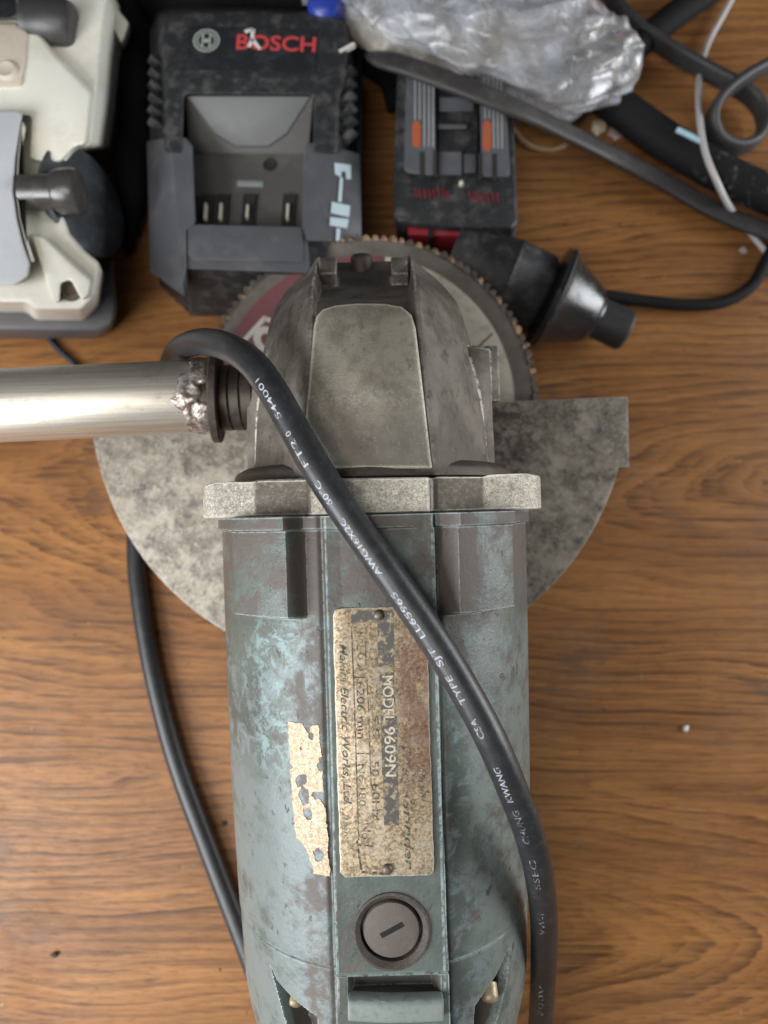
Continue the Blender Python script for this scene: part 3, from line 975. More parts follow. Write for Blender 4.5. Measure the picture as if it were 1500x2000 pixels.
# ---- gear housing
gh = MB()
def hsec(y, zt, a, zr, zr2, b, zs, zb=-38):
    """half outline: middle height zt to x=a, ridge zr at a+1.2, shoulder (b, zs), wall to zb"""
    half = [(a - 0.6, zt), (a + 0.3, zr), (a + 1.6, zr2), (a + (b - a) * 0.45, zr2 - (zr2 - zs) * 0.40), (b - 1.2, zs + 2.2), (b, zs), (b, (zs + zb) / 2), (b - 2, zb)]
    return [Vector((x, y, z)) for x, z in half]
sts = [(13.5, 38.6, 15.6, 39.4, 38.9, 33.4, 15), (18, 39.2, 15.6, 40.0, 39.5, 33.3, 14.5), (30, 37.4, 14.9, 38.2, 37.6, 32.8, 12), (42, 35.0, 14.1, 35.8, 35.2, 32.2, 9), (52, 32.4, 13.5, 33.6, 32.8, 31.2, 6),
       (58, 30.4, 13.3, 32.0, 31.0, 30.2, 4), (61, 26.5, 13.4, 30.0, 29.2, 29.8, 2), (65, 17.0, 13.6, 25.8, 24.8, 29.3, -1), (70, 6.5, 13.8, 18.0, 16.5, 28.2, -5), (75, -2.0, 14.0, 9.0, 7.5, 25.8, -9), (80, -8.5, 14.1, 1.0, -0.5, 22.2, -12),
       (84.5, -13, 14.2, -5.5, -7, 17.8, -14), (86.6, -15, 14.0, -9, -11, 15.6, -16)]
prev = None
vs, fs = [], []
for S in sts:
    y, zt, a_, zr, zr2, b_, zs = S
    h = hsec(y, zt, a_, zr, zr2, b_, zs)
    row = [Vector((-p.x, p.y, p.z)) for p in reversed(h)] + h
    vs += row
nr = 16
for k in range(len(sts) - 1):
    for i in range(nr):
        j = (i + 1) % nr
        fs.append((k * nr + i, k * nr + j, (k + 1) * nr + j, (k + 1) * nr + i))
fs.append(tuple(range(nr))[::-1])
fs.append(tuple((len(sts) - 1) * nr + i for i in range(nr)))
for v in vs:
    v.x -= 0.9 * (v.y - 13) / 70
gh.add(vs, fs)
# handle bosses, collar, front lugs, grease-screw bump
gh.box((32.6, 44.8, -4), (9.6, 16.4, 22), Matrix.Rotation(R(6), 3, 'Y'))
for sx in (-1, 1):
    lo_, hi_ = (30.5, 36.0) if sx > 0 else (30.5, 36.0)
    bx = [Vector((sx * a_ - 0.3, y_, z_)) for a_, y_, z_ in ((lo_, 14.5, 15.0), (hi_, 14.5, 11.0), (hi_, 51.6, 7.0), (lo_ - 1, 52.6, 9.5))]
    gh.frustum(bx, [Vector((p.x, p.y, -34)) for p in bx])
G(MB().lathe([(13.7, 41.0), (15.6, 40.9), (16.6, 40.3), (17.8, 38.2)], 96, (-0.5, 0, -0.4), (0, 1, 0)), 'bearing_collar', simple('greasy_collar', (0.070, 0.058, 0.047), 0.45, 0.3, 0.6, (0.15, 0.13, 0.105), 0.3, 0.15), smooth=40)
for (px, wx) in ((640, 5.4), (781, 5.0)):
    p = gl(px, 545, 2.0)
    gh.box(p + Vector((0, 0.5, -7)), (wx, 8.5, 14), Matrix.Rotation(R(-38), 3, 'X'))
G(MB().lathe([(-8, 3.5), (2.6, 3.5), (3.6, 2.8), (4.0, 1.0)], 24, (-1.9, 84.2, -12.5), (0, 0.9, 0.45)), 'locking_pin', RUST, smooth=40)
G(gh, 'gear_housing', CAST, bevel=0.28, segs=1, bev_angle=24, smooth=50)

# raised face on top of the head
fpx = [(588, 915), (612, 640), (617, 618), (630, 603), (655, 595), (700, 591), (750, 592), (785, 598), (804, 614), (812, 640), (845, 915)]
def facez(y):
    return 40.0 - (y - 18) * 0.135
ft = []
for a_, b_ in fpx:
    p = gl(a_, b_, 37)
    for _ in range(4):
        p = gl(a_, b_, facez(p.y))
    ft.append(p)
G(MB().frustum(ft, [p + Vector((0, 0, -2.6)) for p in ft]), 'top_face', PAD, bevel=0.4, segs=1, bev_angle=40, smooth=50)

# ---- guard: half disc plate with a rolled skirt, square tab at its right end
gc = Vector((-5.0, 47.0))
GR, GZ = 99.5, -46.0
arc = []
a0, a1 = R(181.6), R(180 + 163.5)
for k in range(61):
    a = a0 + (a1 - a0) * k / 60
    arc.append((gc.x + GR * cos(a), gc.y + GR * sin(a)))
outline = arc + [(94.3, 18.6), (94.6, 44.9), (30, 44.0), (-60, 44.2)]
gd = MB()
gtop = [Vector((x, y, GZ)) for x, y in outline]
gd.frustum(gtop, [p + Vector((0, 0, -2.2)) for p in gtop])
skin = []
for (x, y) in outline[:63]:
    d = Vector((gc.x - x, gc.y - y)).normalized()
    skin.append((Vector((x, y, 0)), d))
sv_, sf_ = [], []
for p, d in skin:
    pin = p + Vector((d.x, d.y, 0)) * 2.2
    sv_ += [Vector((p.x, p.y, GZ - 1.2)), Vector((p.x, p.y, GZ - 18)), Vector((pin.x, pin.y, GZ - 18)), Vector((pin.x, pin.y, GZ - 1.2))]
for k in range(len(skin) - 1):
    for i in range(4):
        j = (i + 1) % 4
        sf_.append((k * 4 + i, k * 4 + j, (k + 1) * 4 + j, (k + 1) * 4 + i))
sf_ += [(3, 2, 1, 0), tuple((len(skin) - 1) * 4 + i for i in range(4))]
for i in range(0, len(sv_)):
    # keep the skirt's outside 0.4 mm proud of the plate edge so that no faces coincide
    pass
sv_ = [v + (Vector((v.x - gc.x, v.y - gc.y, 0)).normalized() * 0.4) for v in sv_]
gd.add(sv_, sf_)
gd.lathe([(-52, 34), (-44.6, 34), (-43.8, 33)], 64, (gc.x + 3, gc.y, 0), (0, 0, 1))
G(gd, 'blade_guard', GUARD, bevel=0.5, segs=2, bev_angle=40)
G(MB().lathe([(-46, 24), (-30, 24)], 48, (-2.5, 47.5, 0), (0, 0, 1)), 'spindle_collar', CAST, smooth=40)

# ---- saw blade under the guard
bc = Vector((-1.6, 47.0, -63.0))
RB = 65.6
def disc(r, z, n=160):
    return [Vector((bc.x + r * cos(2 * pi * k / n), bc.y + r * sin(2 * pi * k / n), z)) for k in range(n)]
blade = G(MB().frustum(disc(RB, -63.0), disc(RB, -64.8)), 'saw_blade', BLADE, smooth=30)
G(MB().frustum([p + Vector((-1.6, 0, 0)) for p in disc(58.9, -62.75)], [p + Vector((-1.6, 0, 0)) for p in disc(58.9, -62.95)]), 'blade_label', LABEL, blade)
# white print on the maroon half: an outlined round letter in a slanted frame
pr = MB()
def blade_bar(p, q, wd):
    A, B = gl(*p, -62.7), gl(*q, -62.7)
    d = (B - A).normalized()
    nn = Vector((-d.y, d.x, 0)) * wd / 2
    pr.add([A - nn, B - nn, B + nn, A + nn], [(0, 1, 2, 3)])
blade_bar((440, 705), (519, 619), 1.9)
blade_bar((516, 622), (536, 628), 1.7)
blade_bar((533, 622), (529, 655), 1.5)
cc = gl(521, 664, -62.7)
vs, fs = [], []
for k in range(28):
    a = 2 * pi * k / 28
    ca, sa = cos(a), sin(a)
    vs += [cc + Vector((ca * 5.2 - sa * 1.0, sa * 5.4, 0)), cc + Vector((ca * 2.3 - sa * 0.5, sa * 2.6, 0))]
for k in range(28):
    j = (k + 1) % 28
    fs.append((2 * k, 2 * j, 2 * j + 1, 2 * k + 1))
pr.add(vs, fs)
G(pr, 'white_print', WHITE_PRINT, blade)
pr = MB()
blade_bar((930, 682), (962, 651), 0.8)
G(pr, 'maroon_line', simple('maroon_print', (0.20, 0.09, 0.08), 0.5), blade)
# teeth
NTE = 118
tooth_meshes = []
for v_ in range(4):
    random.seed(30 + v_)
    top = [(-1.9, -1.7), (1.9, -1.7), (1.5 + random.uniform(-.3, .2), 0.2), (0.6, 1.15 + random.uniform(-.3, .35)), (-0.5, 1.25 + random.uniform(-.4, .3)), (-1.45, 0.2)]
    tv = [Vector((x, y, 0.25 + random.uniform(-.1, .25))) for x, y in top]
    o = MB().frustum(tv, [Vector((p.x, p.y, -2.1)) for p in tv]).build('blade_tooth', TOOTH, None, None, bevel=0.25, segs=1)
    tooth_meshes.append(o.data)
    bpy.data.objects.remove(o, do_unlink=True)
random.seed(5)
for k in range(NTE):
    a = 2 * pi * (k + 0.3) / NTE
    # only the teeth ahead of the guard and just under its edge can be seen; all are there
    o = bpy.data.objects.new('blade_tooth', tooth_meshes[random.randrange(4)])
    COL.objects.link(o)
    o.parent = blade
    o.location = (Vector((bc.x + (RB + 0.6) * cos(a), bc.y + (RB + 0.6) * sin(a), -63.0)) - BASE) * MM
    o.rotation_euler = (0, 0, a - pi / 2 + random.uniform(-.12, .12))
    o.scale = (random.uniform(.6, 1.15), random.uniform(.75, 1.12), 1)
G(MB().lathe([(-90, 9), (-82, 10), (-80, 22), (-65, 23), (-65, 8)], 40, (bc.x, bc.y, 0), (0, 0, 1)), 'clamp_nut', COLLAR, smooth=35)

# ---- side handle: welded tube on a threaded stud
h0, h1 = gl(402, 774, 0), gl(-480, 814, 0)
ax = (h1 - h0).normalized()
hd = G(MB().lathe([(0, 10.6), (1.0, 11.1), (140, 11.15), (141, 10.4)], 64, h0, ax), 'side_handle', TUBE, smooth=40)
G(MB().lathe([(-6, 9.9), (-3.0, 9.9), (-2.6, 9.4), (-2.2, 9.9), (0.4, 9.9), (0.8, 9.4), (1.2, 9.9), (3.8, 9.9), (4.2, 9.4), (4.6, 10.2), (9, 10.4)], 48, gl(462, 777, 0), (-1, 0, 0)), 'threaded_collar', COLLAR, hd, smooth=30)
wv = Vector((-1, 0.02, 0.10)).normalized()
p = gl(424, 777, 0)
G(MB().lathe([(-1.3, 8), (-1.3, 13.2), (-0.9, 13.7), (0.9, 13.7), (1.3, 13.3), (1.3, 8)], 56, p, wv), 'washer', RUST, hd, smooth=30)
wb = bmesh.new()
random.seed(11)
for k in range(46):
    a = random.uniform(-1.5, 1.6)            # around the tube, 0 = up towards the lens
    lim = 2.2 + 5.0 * max(0.0, 1 - abs(a + 0.15) / 0.6)
    sp_ = random.uniform(-1.2, lim)
    r = random.uniform(1.8, 3.2)
    c = h0 + ax * sp_ + Vector((0, sin(a) * 10.4, cos(a) * 10.4))
    rad = Vector((0, sin(a), cos(a)))
    mt = Matrix.Translation(c) @ rad.to_track_quat('Z', 'X').to_matrix().to_4x4() @ Matrix.Diagonal((1.15, 1.15, 0.45, 1))
    bmesh.ops.create_icosphere(wb, subdivisions=3, radius=r, matrix=mt)
for v in wb.verts:
    v.co += Vector((mn.noise(v.co * 0.45), mn.noise(v.co * 0.45 + Vector((9, 0, 0))), mn.noise(v.co * 0.45 + Vector((0, 9, 0))))) * 0.8
G(type('x', (), {'build': lambda s, n, m, p, o, **k: obj(n, wb, None, m, p, o, **k)})(), 'weld_bead', WELD, hd, smooth=180)
for wo in [o for o in hd.children if o.name.startswith('weld_bead')]:
    md_ = wo.modifiers.new('merge', 'REMESH')
    md_.mode = 'VOXEL'
    md_.voxel_size = 0.00045
    md_.use_smooth_shade = True
    ms_ = wo.modifiers.new('soft', 'SMOOTH')
    ms_.iterations = 4
    ms_.factor = 0.6

# ================================================================== POWER CORD over the grinder
RC = 3.8
def on_table(px, py, h=3.9):
    return at(px, py, h)
cord_pts = [on_table(600, 2160), on_table(545, 2030), on_table(492, 1880), on_table(408, 1660), on_table(342, 1480), on_table(298, 1310), on_table(274, 1170), on_table(266, 1080), on_table(270, 980), on_table(288, 890),
            cam_pt(312, 815, 291), cam_pt(322, 768, 272), cam_pt(330, 725, 247), cam_pt(348, 686, 224), cam_pt(390, 668, 205), cam_pt(440, 676, 190), cam_pt(490, 707, 180), cam_pt(532, 762, 174.5),
            cam_pt(574, 836, 172.5), cam_pt(622, 920, 170.5), cam_pt(680, 1008, 169.2), cam_pt(742, 1096, 168.3), cam_pt(802, 1182, 168), cam_pt(862, 1272, 167.6), cam_pt(920, 1370, 167.4), cam_pt(964, 1455, 168),
            cam_pt(1002, 1545, 171), cam_pt(1034, 1630, 176), cam_pt(1053, 1710, 184), cam_pt(1062, 1790, 195), cam_pt(1062, 1880, 208), cam_pt(1056, 2000, 226), cam_pt(1048, 2150, 250)]
cl = spline(cord_pts, 1.2)
cmb = MB().tube(cl, RC, None, 24)
cobj = tag(cmb.build('power_cord', CORD, smooth=60), 'black rubber power cord with white print draped diagonally over the angle grinder', 'cord')

acc = [0.0]
for a_, b_ in zip(cl, cl[1:]):
    acc.append(acc[-1] + (b_ - a_).length)
acc = np.array(acc)
CL = np.array([tuple(p) for p in cl])
def cord_at(s):
    p = Vector([np.interp(s, acc, CL[:, i]) for i in range(3)])
    q = Vector([np.interp(s + 1.0, acc, CL[:, i]) for i in range(3)])
    o_ = Vector([np.interp(s - 1.0, acc, CL[:, i]) for i in range(3)])
    return p, (q - o_).normalized()
def s_of(px, py):
    """arc length of the point of the upper run that is seen nearest a pixel"""
    best, bs = 1e9, 0
    for i, p in enumerate(cl):
        if acc[i] < 330:
            continue
        rel = Matrix.Rotation(-TILT, 3, 'X') @ (p - Vector((0, 0, HC)))
        u, v = 750 + rel.x / -rel.z * F, 1000 - rel.y / -rel.z * F
        d = (u - px) ** 2 + (v - py) ** 2
        if d < best:
            best, bs = d, acc[i]
    return bs
camdir = (Vector((0, 0, HC)))
def diced(vs, fs, step):
    bm = bmesh.new()
    bv = [bm.verts.new(v) for v in vs]
    for f in fs:
        try:
            bm.faces.new([bv[i] for i in f])
        except ValueError:
            pass
    for ax in (0, 1):
        lo, hi = min(v.co[ax] for v in bm.verts), max(v.co[ax] for v in bm.verts)
        c = lo + step
        while c < hi:
            co_, no_ = Vector((0, 0, 0)), Vector((0, 0, 0))
            co_[ax], no_[ax] = c, 1
            bmesh.ops.bisect_plane(bm, geom=bm.verts[:] + bm.edges[:] + bm.faces[:], plane_co=co_, plane_no=no_)
            c += step
    bm.verts.index_update()
    out = [v.co.copy() for v in bm.verts], [tuple(v.index for v in f.verts) for f in bm.faces]
    bm.free()
    return out
def cord_text(mb, s, p_start, p_end, tilt_deg, h=1.75):
    s0, s1 = s_of(*p_start), s_of(*p_end)
    vs, fs = text_geo(s, h / 0.69, 0.006)
    vs, fs = diced(vs, fs, 0.35)
    L = max(v.x for v in vs)
    out = []
    for v in vs:
        sa = s0 + (s1 - s0) * v.x / L
        p, t = cord_at(sa)
        d = t if s1 > s0 else -t
        up = Vector((0, -ST, CT))
        side = up.cross(d).normalized()           # left of the reading direction = top of the letters
        nrm = d.cross(side).normalized()
        if nrm.z < 0:
            nrm = -nrm
        a = R(tilt_deg) + (v.y - h * 0.5) / RC
        out.append(p + nrm * cos(a) * (RC + 0.06) + side * sin(a) * (RC + 0.06))
    mb.add(out, fs)
for mat_, td, words in ((CORDTXT, 26, (('KWANG', (992, 1548), (958, 1488)), ('CSA', (946, 1432), (922, 1395)), ('TYPE', (912, 1365), (880, 1315)), ('SJT', (868, 1290), (842, 1255)),
                         ('LL65965', (828, 1238), (768, 1150)), ('AWG16X2C', (752, 1118), (678, 1005)), ('60\u00b0C', (662, 978), (634, 938)), ('FT2', (618, 905), (594, 862)), ('0', (586, 848), (580, 838)), ('544001', (566, 822), (524, 752)))),
                        (CORDTXT_FAINT, 22, (('CHUNG', (1024, 1625), (1002, 1565)), ('SSEC', (1046, 1712), (1030, 1655)), ('VW-1', (1060, 1800), (1055, 1755)), ('300V', (1058, 1960), (1060, 1900))))):
    for wd, a_, b_ in words:
        ct = MB()
        cord_text(ct, wd, a_, b_, td, 1.5)
        obj('printed_word', ct.v, ct.f, mat_, cobj)

# ================================================================== BATTERY CHARGER
co = at(500, 560, 0)
CROT = R(-1.6)
ch = thing('battery_charger', 'black and grey battery charger lying flat behind the saw blade', 'battery charger', co, (0, 0, CROT))
crm = Matrix.Rotation(-CROT, 3, 'Z')
def cpt(px, py, h):
    return crm @ (at(px, py, h) - co)
def cpoly(pts, h):
    return [cpt(a_, b_, h) for a_, b_ in pts]
# base tray
bt = [(292, 60), (306, 22), (330, 14), (668, 24), (694, 34), (708, 70), (708, 470), (640, 524), (362, 522), (290, 470)]
bo = [(296, 70), (310, 35), (332, 30), (666, 38), (690, 50), (700, 80), (700, 520), (640, 622), (372, 618), (312, 560)]
MB().frustum(cpoly(bt, 24), cpoly(bo, 0)).build('base_tray', BLACKCLEAN, ch, bevel=1.2)
# front wall under the grey bar
MB().frustum(cpoly([(362, 523), (640, 526), (640, 470), (362, 466)], 39.5), cpoly([(371, 619), (640, 622), (640, 560), (371, 556)], 0.5)).build('front_wall', BLACK, ch, bevel=0.8)
# head block
ht = [(318, 70), (322, 36), (340, 24), (500, 22), (640, 30), (668, 40), (676, 70), (676, 150), (660, 190), (656, 300), (612, 300), (612, 186), (360, 184), (356, 300), (330, 300), (326, 190)]
hb = [(298, 70), (302, 30), (322, 14), (500, 14), (650, 22), (690, 36), (700, 70), (706, 150), (706, 190), (706, 300), (612, 300), (612, 186), (360, 184), (356, 300), (292, 300), (294, 190)]
MB().frustum(cpoly(ht, 43), cpoly(hb, 20)).build('head_block', BLACK, ch, bevel=1.4, segs=3)
# sunken label field
lf = [(368, 50), (622, 58), (620, 142), (364, 136)]
MB().frustum(cpoly(lf, 43.35), cpoly(lf, 42.0)).build('label_field', BLACKCLEAN, ch, bevel=0.3)
ZL = 43.45
def flat_text(s, p0, p1, h, hgt, bold):
    a_, b_ = cpt(*p0, h), cpt(*p1, h)
    vs, fs = text_geo(s, 10, bold)
    L = max(v.x for v in vs)
    H = max(v.y for v in vs)
    d = (b_ - a_)
    nn = Vector((-d.y, d.x, 0)).normalized()
    return [a_ + d * (v.x / L) + nn * (v.y / H * hgt) for v in vs], fs
vs, fs = flat_text('BOSCH', (458, 95), (616, 101), ZL, 6.9, 0.22)
obj('maker_lettering', vs, fs, RED, ch)
# emblem: two rings round an armature bar
em = MB()
ec = cpt(403, 79, ZL)
def annulus(mb, c, r1, r2, sx=1.0, n=40):
    vs, fs = [], []
    for k in range(n):
        a = 2 * pi * k / n
        for r in (r1, r2):
            vs.append(c + Vector((cos(a) * r * sx, sin(a) * r, 0)))
    for k in range(n):
        j = (k + 1) % n
        fs.append((2 * k, 2 * k + 1, 2 * j + 1, 2 * j))
    mb.add(vs, fs)
annulus(em, ec, 4.6, 5.4)
annulus(em, ec, 3.3, 3.95)
for dx in (-1.5, 1.5):
    em.box(ec + Vector((dx, 0, 0)), (0.75, 5.6, 0.1))
em.box(ec + Vector((0, 0, 0)), (2.6, 1.7, 0.1))
em.build('emblem', EMBL, ch)
sm = MB()
for (a_, b_) in (((478, 62), (494, 57)), ((494, 57), (492, 80)), ((492, 78), (486, 92)), ((492, 76), (508, 96))):
    A, B = cpt(*a_, ZL + 0.1), cpt(*b_, ZL + 0.1)
    d = (B - A).normalized()
    nn = Vector((-d.y, d.x, 0)) * 0.85
    sm.add([A - nn, B - nn * 0.7, B + nn * 0.7, A + nn], [(0, 1, 2, 3)])
sm.build('white_paint_mark', WHITE, ch)
# recess floor and sloping panel
fb = [(360, 186), (612, 186), (600, 450), (372, 446)]
MB().frustum(cpoly([(358, 184), (614, 184), (604, 460), (370, 456)], 27), cpoly([(358, 184), (614, 184), (604, 460), (370, 456)], 22)).build('recess_floor', GREYFL, ch)
slp = [cpt(360, 186, 40), cpt(612, 187, 40), cpt(602, 300, 27.4), cpt(370, 300, 27.4)]
MB().frustum(slp, [p + Vector((0, 0, -3)) for p in slp]).build('sloping_panel', GREYFL, ch, bevel=0.4)
dp = [cpt(366, 190, 40.0), cpt(606, 190, 40.0), cpt(560, 262, 32.2), cpt(524, 286, 29.6), cpt(460, 286, 29.6), cpt(420, 262, 32.2)]
MB().frustum([p + Vector((0, 0, 0.5)) for p in dp], [p + Vector((0, 0, -1.5)) for p in dp]).build('raised_panel', simple('pale_grey_plastic', (0.130, 0.136, 0.134), 0.5, 0, 0.5, (0.18, 0.172, 0.155), 0.1), ch, bevel=0.3)
MB().lathe([(27.0, 3.0), (27.35, 2.9), (27.35, 2.1), (27.05, 1.6)], 24, Vector((cpt(527, 322, 27).x, cpt(527, 322, 27).y, 0)), (0, 0, 1)).build('screw_hole', BLACKIN, ch)
c = cpt(489, 359, 27.2)
MB().box(c, (11, 2.6, 0.6)).build('rating_bar', LINEGREY, ch, bevel=0.2)
# grey lower shell: two arms with outward slopes and the bar across the front
lt = [(332, 266), (362, 268), (376, 284), (382, 436), (364, 446), (364, 520), (356, 560), (345, 420)]
lb = [(285, 275), (362, 268), (376, 284), (382, 436), (364, 446), (368, 560), (362, 582), (292, 532)]
MB().frustum(cpoly(lt, 42), [cpt(a_, b_, 42 - 16 * (i in (0, 7)) - 12 * (i in (6,)) - 14 * (i in (1, 2, 3, 4, 5))) for i, (a_, b_) in enumerate(lb)]).build('left_arm', GREYPL, ch, bevel=0.9, segs=3)
rt = [(594, 292), (602, 279), (632, 279), (640, 285), (632, 380), (628, 470), (600, 470), (590, 440)]
rb = [(594, 292), (602, 279), (660, 290), (704, 300), (707, 400), (708, 480), (600, 480), (590, 440)]
MB().frustum(cpoly(rt, 42), [cpt(a_, b_, 34 if 2 <= i <= 5 else 26) for i, (a_, b_) in enumerate(rb)]).build('right_arm', GREYPL, ch, bevel=0.9, segs=3)
br = [(362, 440), (600, 446), (606, 534), (360, 525)]
MB().frustum(cpoly(br, 40.5), cpoly([(362, 446), (600, 452), (606, 534), (360, 525)], 30)).build('front_bar', GREYPL, ch, bevel=0.8)
pd = [(366, 438), (592, 443), (592, 512), (380, 508), (367, 498)]
MB().frustum(cpoly(pd, 41.5), cpoly(pd, 39)).build('bar_pad', GREYPL, ch, bevel=0.5)
for px, hh in ((404, 1), (434, 1), (486, .8), (564, .95)):
    p = cpt(px, 408, 28)
    MB().box((p.x, p.y - 2.5, 29.0), (1.25, 7.5 * hh, 3.4)).build('contact_terminal', CONTACT, ch, bevel=0.5)
    MB().box((p.x, p.y - 1.0, 27.6), (5.4, 15.0, 1.4)).build('terminal_slot', BLACKIN, ch)
for k in range(6):
    py = 128 + k * 24
    p, q2 = cpt(312, py, 36), cpt(676, py + 22, 38)
    for (pp, ang) in ((p, 38), (q2, -38)):
        MB().box(pp, (9.5, 2.6, 5.0), Matrix.Rotation(R(ang), 3, 'Y') @ Matrix.Rotation(R(18 if ang < 0 else -18), 3, 'Z')).build('grip_rib', BLACK, ch, bevel=0.9)
def arm_mark(mb, pts, lift):
    P = []
    for a_, b_ in pts:
        f_ = (a_ - 636) / (705 - 636)
        P.append(cpt(a_, b_, 42 - 8 * max(0.0, f_) + lift))
    mb.add(P, [tuple(range(len(P)))])
ic = MB()
for poly_ in ([(653, 318), (685, 322), (686, 350), (676, 350), (675, 336), (667, 334), (666, 346), (654, 340)], [(664, 346), (670, 347), (667, 395), (660, 394)],
              [(648, 394), (684, 402), (682, 424), (646, 416)], [(645, 424), (681, 428), (678, 446), (644, 440)], [(657, 446), (665, 446), (663, 470), (656, 470)]):
    arm_mark(ic, poly_, 0.45)
ic.build('charge_symbols', ICON, ch)
ln = MB()
A, B = cpt(663, 100, 43.3), cpt(692, 84, 43.0)
nn = Vector((-(B - A).y, (B - A).x, 0)).normalized() * 0.7
ln.frustum([A - nn, B - nn, B + nn, A + nn], [v - Vector((0, 0, 2)) for v in (A - nn, B - nn, B + nn, A + nn)]).build('scuffed_edge', WHITE, ch)

# ================================================================== BATTERY PACK
bo_ = at(890, 470, 0)
BROT = R(-1.2)
bp = thing('battery_pack', 'black slide battery pack with orange and grey marks on its rails', 'battery', bo_, (0, 0, BROT))
brm = Matrix.Rotation(-BROT, 3, 'Z')
def bpt(px, py, h):
    return brm @ (at(px, py, h) - bo_)
def bpoly(pts, h):
    return [bpt(a_, b_, h) for a_, b_ in pts]
sh = [(776, 130), (1000, 130), (1008, 350), (1012, 432), (1002, 446), (880, 444), (780, 434), (768, 420), (768, 350)]
sb = [(782, 160), (1000, 160), (1006, 370), (1008, 470), (998, 492), (880, 490), (784, 480), (774, 460), (774, 370)]
MB().frustum(bpoly(sh, 36), bpoly(sb, 0)).build('shell', BLACK, bp, bevel=1.6, segs=3)
rd = [(796, 170), (992, 170), (998, 340), (794, 334)]
rl = [(794, 130), (850, 130), (851, 340), (842, 344), (795, 338), (788, 330)]
rr = [(936, 130), (984, 130), (997, 342), (992, 346), (945, 346), (940, 338)]
for nm, pl in (('left_rail', rl), ('right_rail', rr)):
    MB().frustum(bpoly(pl, 43), bpoly(pl, 34)).build('slide_rail', GREYPL, bp, bevel=0.9)
md = [(856, 130), (932, 130), (934, 344), (856, 342)]
MB().frustum(bpoly(md, 39), bpoly(md, 34)).build('terminal_deck', BLACK, bp, bevel=0.6)
for (x0, y0, x1, y1, z) in ((858, 190, 925, 218, 41), (856, 242, 912, 252, 41.5), (856, 296, 902, 342, 41.5), (905, 300, 930, 338, 40.5)):
    MB().frustum(bpoly([(x0, y0), (x1, y0), (x1, y1), (x0, y1)], z), bpoly([(x0, y0), (x1, y0), (x1, y1), (x0, y1)], 38)).build('deck_block', GREYPL, bp, bevel=0.5)
for (x0, y0, x1, y1) in ((820, 296, 829, 346), (848, 292, 854, 346), (934, 300, 941, 350), (961, 300, 970, 352)):
    MB().frustum(bpoly([(x0, y0), (x1, y0), (x1, y1), (x0, y1)], 43.3), bpoly([(x0, y0), (x1, y0), (x1, y1), (x0, y1)], 40)).build('rail_slot', BLACKIN, bp)
for (x0, y0, x1, y1) in ((805, 236, 822, 287), (943, 235, 960, 294)):
    pl = bpoly([(x0 + 4, y0), (x1 - 4, y0), (x1, y0 + 8), (x1, y1 - 8), (x1 - 4, y1), (x0 + 4, y1), (x0, y1 - 8), (x0, y0 + 8)], 43.3)
    MB().frustum(pl, [p - Vector((0, 0, 0.6)) for p in pl]).build('lock_mark', ORANGE, bp)
gl_ = MB()
for x in (809, 818, 827, 836, 844):
    y0 = 142
    y1 = 234 if x < 823 else 286
    gl_.add(bpoly([(x, y0), (x + 3.6, y0), (x + 3.6, y1), (x, y1)], 43.25), [(0, 1, 2, 3)])
for x in (944, 952, 961, 969, 977):
    y0 = 152
    y1 = 232 if x < 960 else 290
    gl_.add(bpoly([(x, y0), (x + 3.6, y0), (x + 5.6, y1), (x + 2, y1)], 43.25), [(0, 1, 2, 3)])
gl_.build('grey_stripes', LINEGREY, bp)
rp = MB()
random.seed(3)
for x in list(range(808, 872, 9)) + list(range(914, 970, 9)):
    y = 366 + random.uniform(0, 8) + (6 if x > 900 else 0)
    rp.add(bpoly([(x, y), (x + 4, y - 2), (x + 7, y + 17), (x + 3, y + 18)], 36.2), [(0, 1, 2, 3)])
rp.build('worn_red_print', simple('dull_red_print', (0.16, 0.012, 0.022), 0.5), bp)
rc = [(796, 438), (978, 446), (976, 462), (796, 458)]
MB().frustum(bpoly(rc, 30), bpoly([(800, 470), (976, 476), (976, 500), (800, 500)], 6)).build('release_button', REDPL, bp, bevel=0.8)
MB().frustum(bpoly([(836, 440), (846, 440), (846, 463), (836, 463)], 31), bpoly([(836, 470), (846, 470), (846, 505), (836, 505)], 6)).build('button_divider', BLACKIN, bp)
p = bpt(901, 356, 37.5)
MB().lathe([(-2, 1.0), (0.2, 0.9), (0.5, 0.5)], 16, p, (0, 0, 1)).build('indicator', CONTACT, bp)

# ================================================================== CREAM INSTRUMENT
io = at(60, 620, 0)
ins_ = thing('surveying_instrument', 'cream plastic instrument with black knobs and grey metal collar', 'instrument', io)
def ipt(px, py, h):
    return at(px, py, h) - io
def ipoly(pts, h):
    return [ipt(a_, b_, h) for a_, b_ in pts]
def ifr(name, mat, top, zt, bot, zb, **k):
    k.setdefault('bevel', 1.2)
    return MB().frustum(ipoly(top, zt), ipoly(bot, zb)).build(name, mat, ins_, **k)
ifr('base', DGREY, [(-260, 600), (62, 592), (196, 540), (222, 500), (228, 600), (222, 634), (190, 645), (-260, 640)], 20, [(-260, 560), (62, 560), (196, 540), (220, 500), (226, 620), (218, 652), (180, 664), (-260, 664)], 0, segs=3, bevel=3)
ifr('housing', CREAM, [(-260, -60), (205, -60), (206, 0), (196, 90), (178, 285), (146, 290), (118, 330), (116, 400), (136, 456), (166, 490), (194, 512), (184, 578), (160, 604), (68, 604), (54, 590), (-260, 590)], 50,
    [(-260, 20), (236, 20), (250, 60), (240, 130), (216, 290), (156, 300), (126, 340), (124, 420), (148, 474), (182, 508), (205, 535), (194, 600), (166, 628), (70, 628), (54, 612), (-260, 612)], 16, bevel=1.8, segs=3)
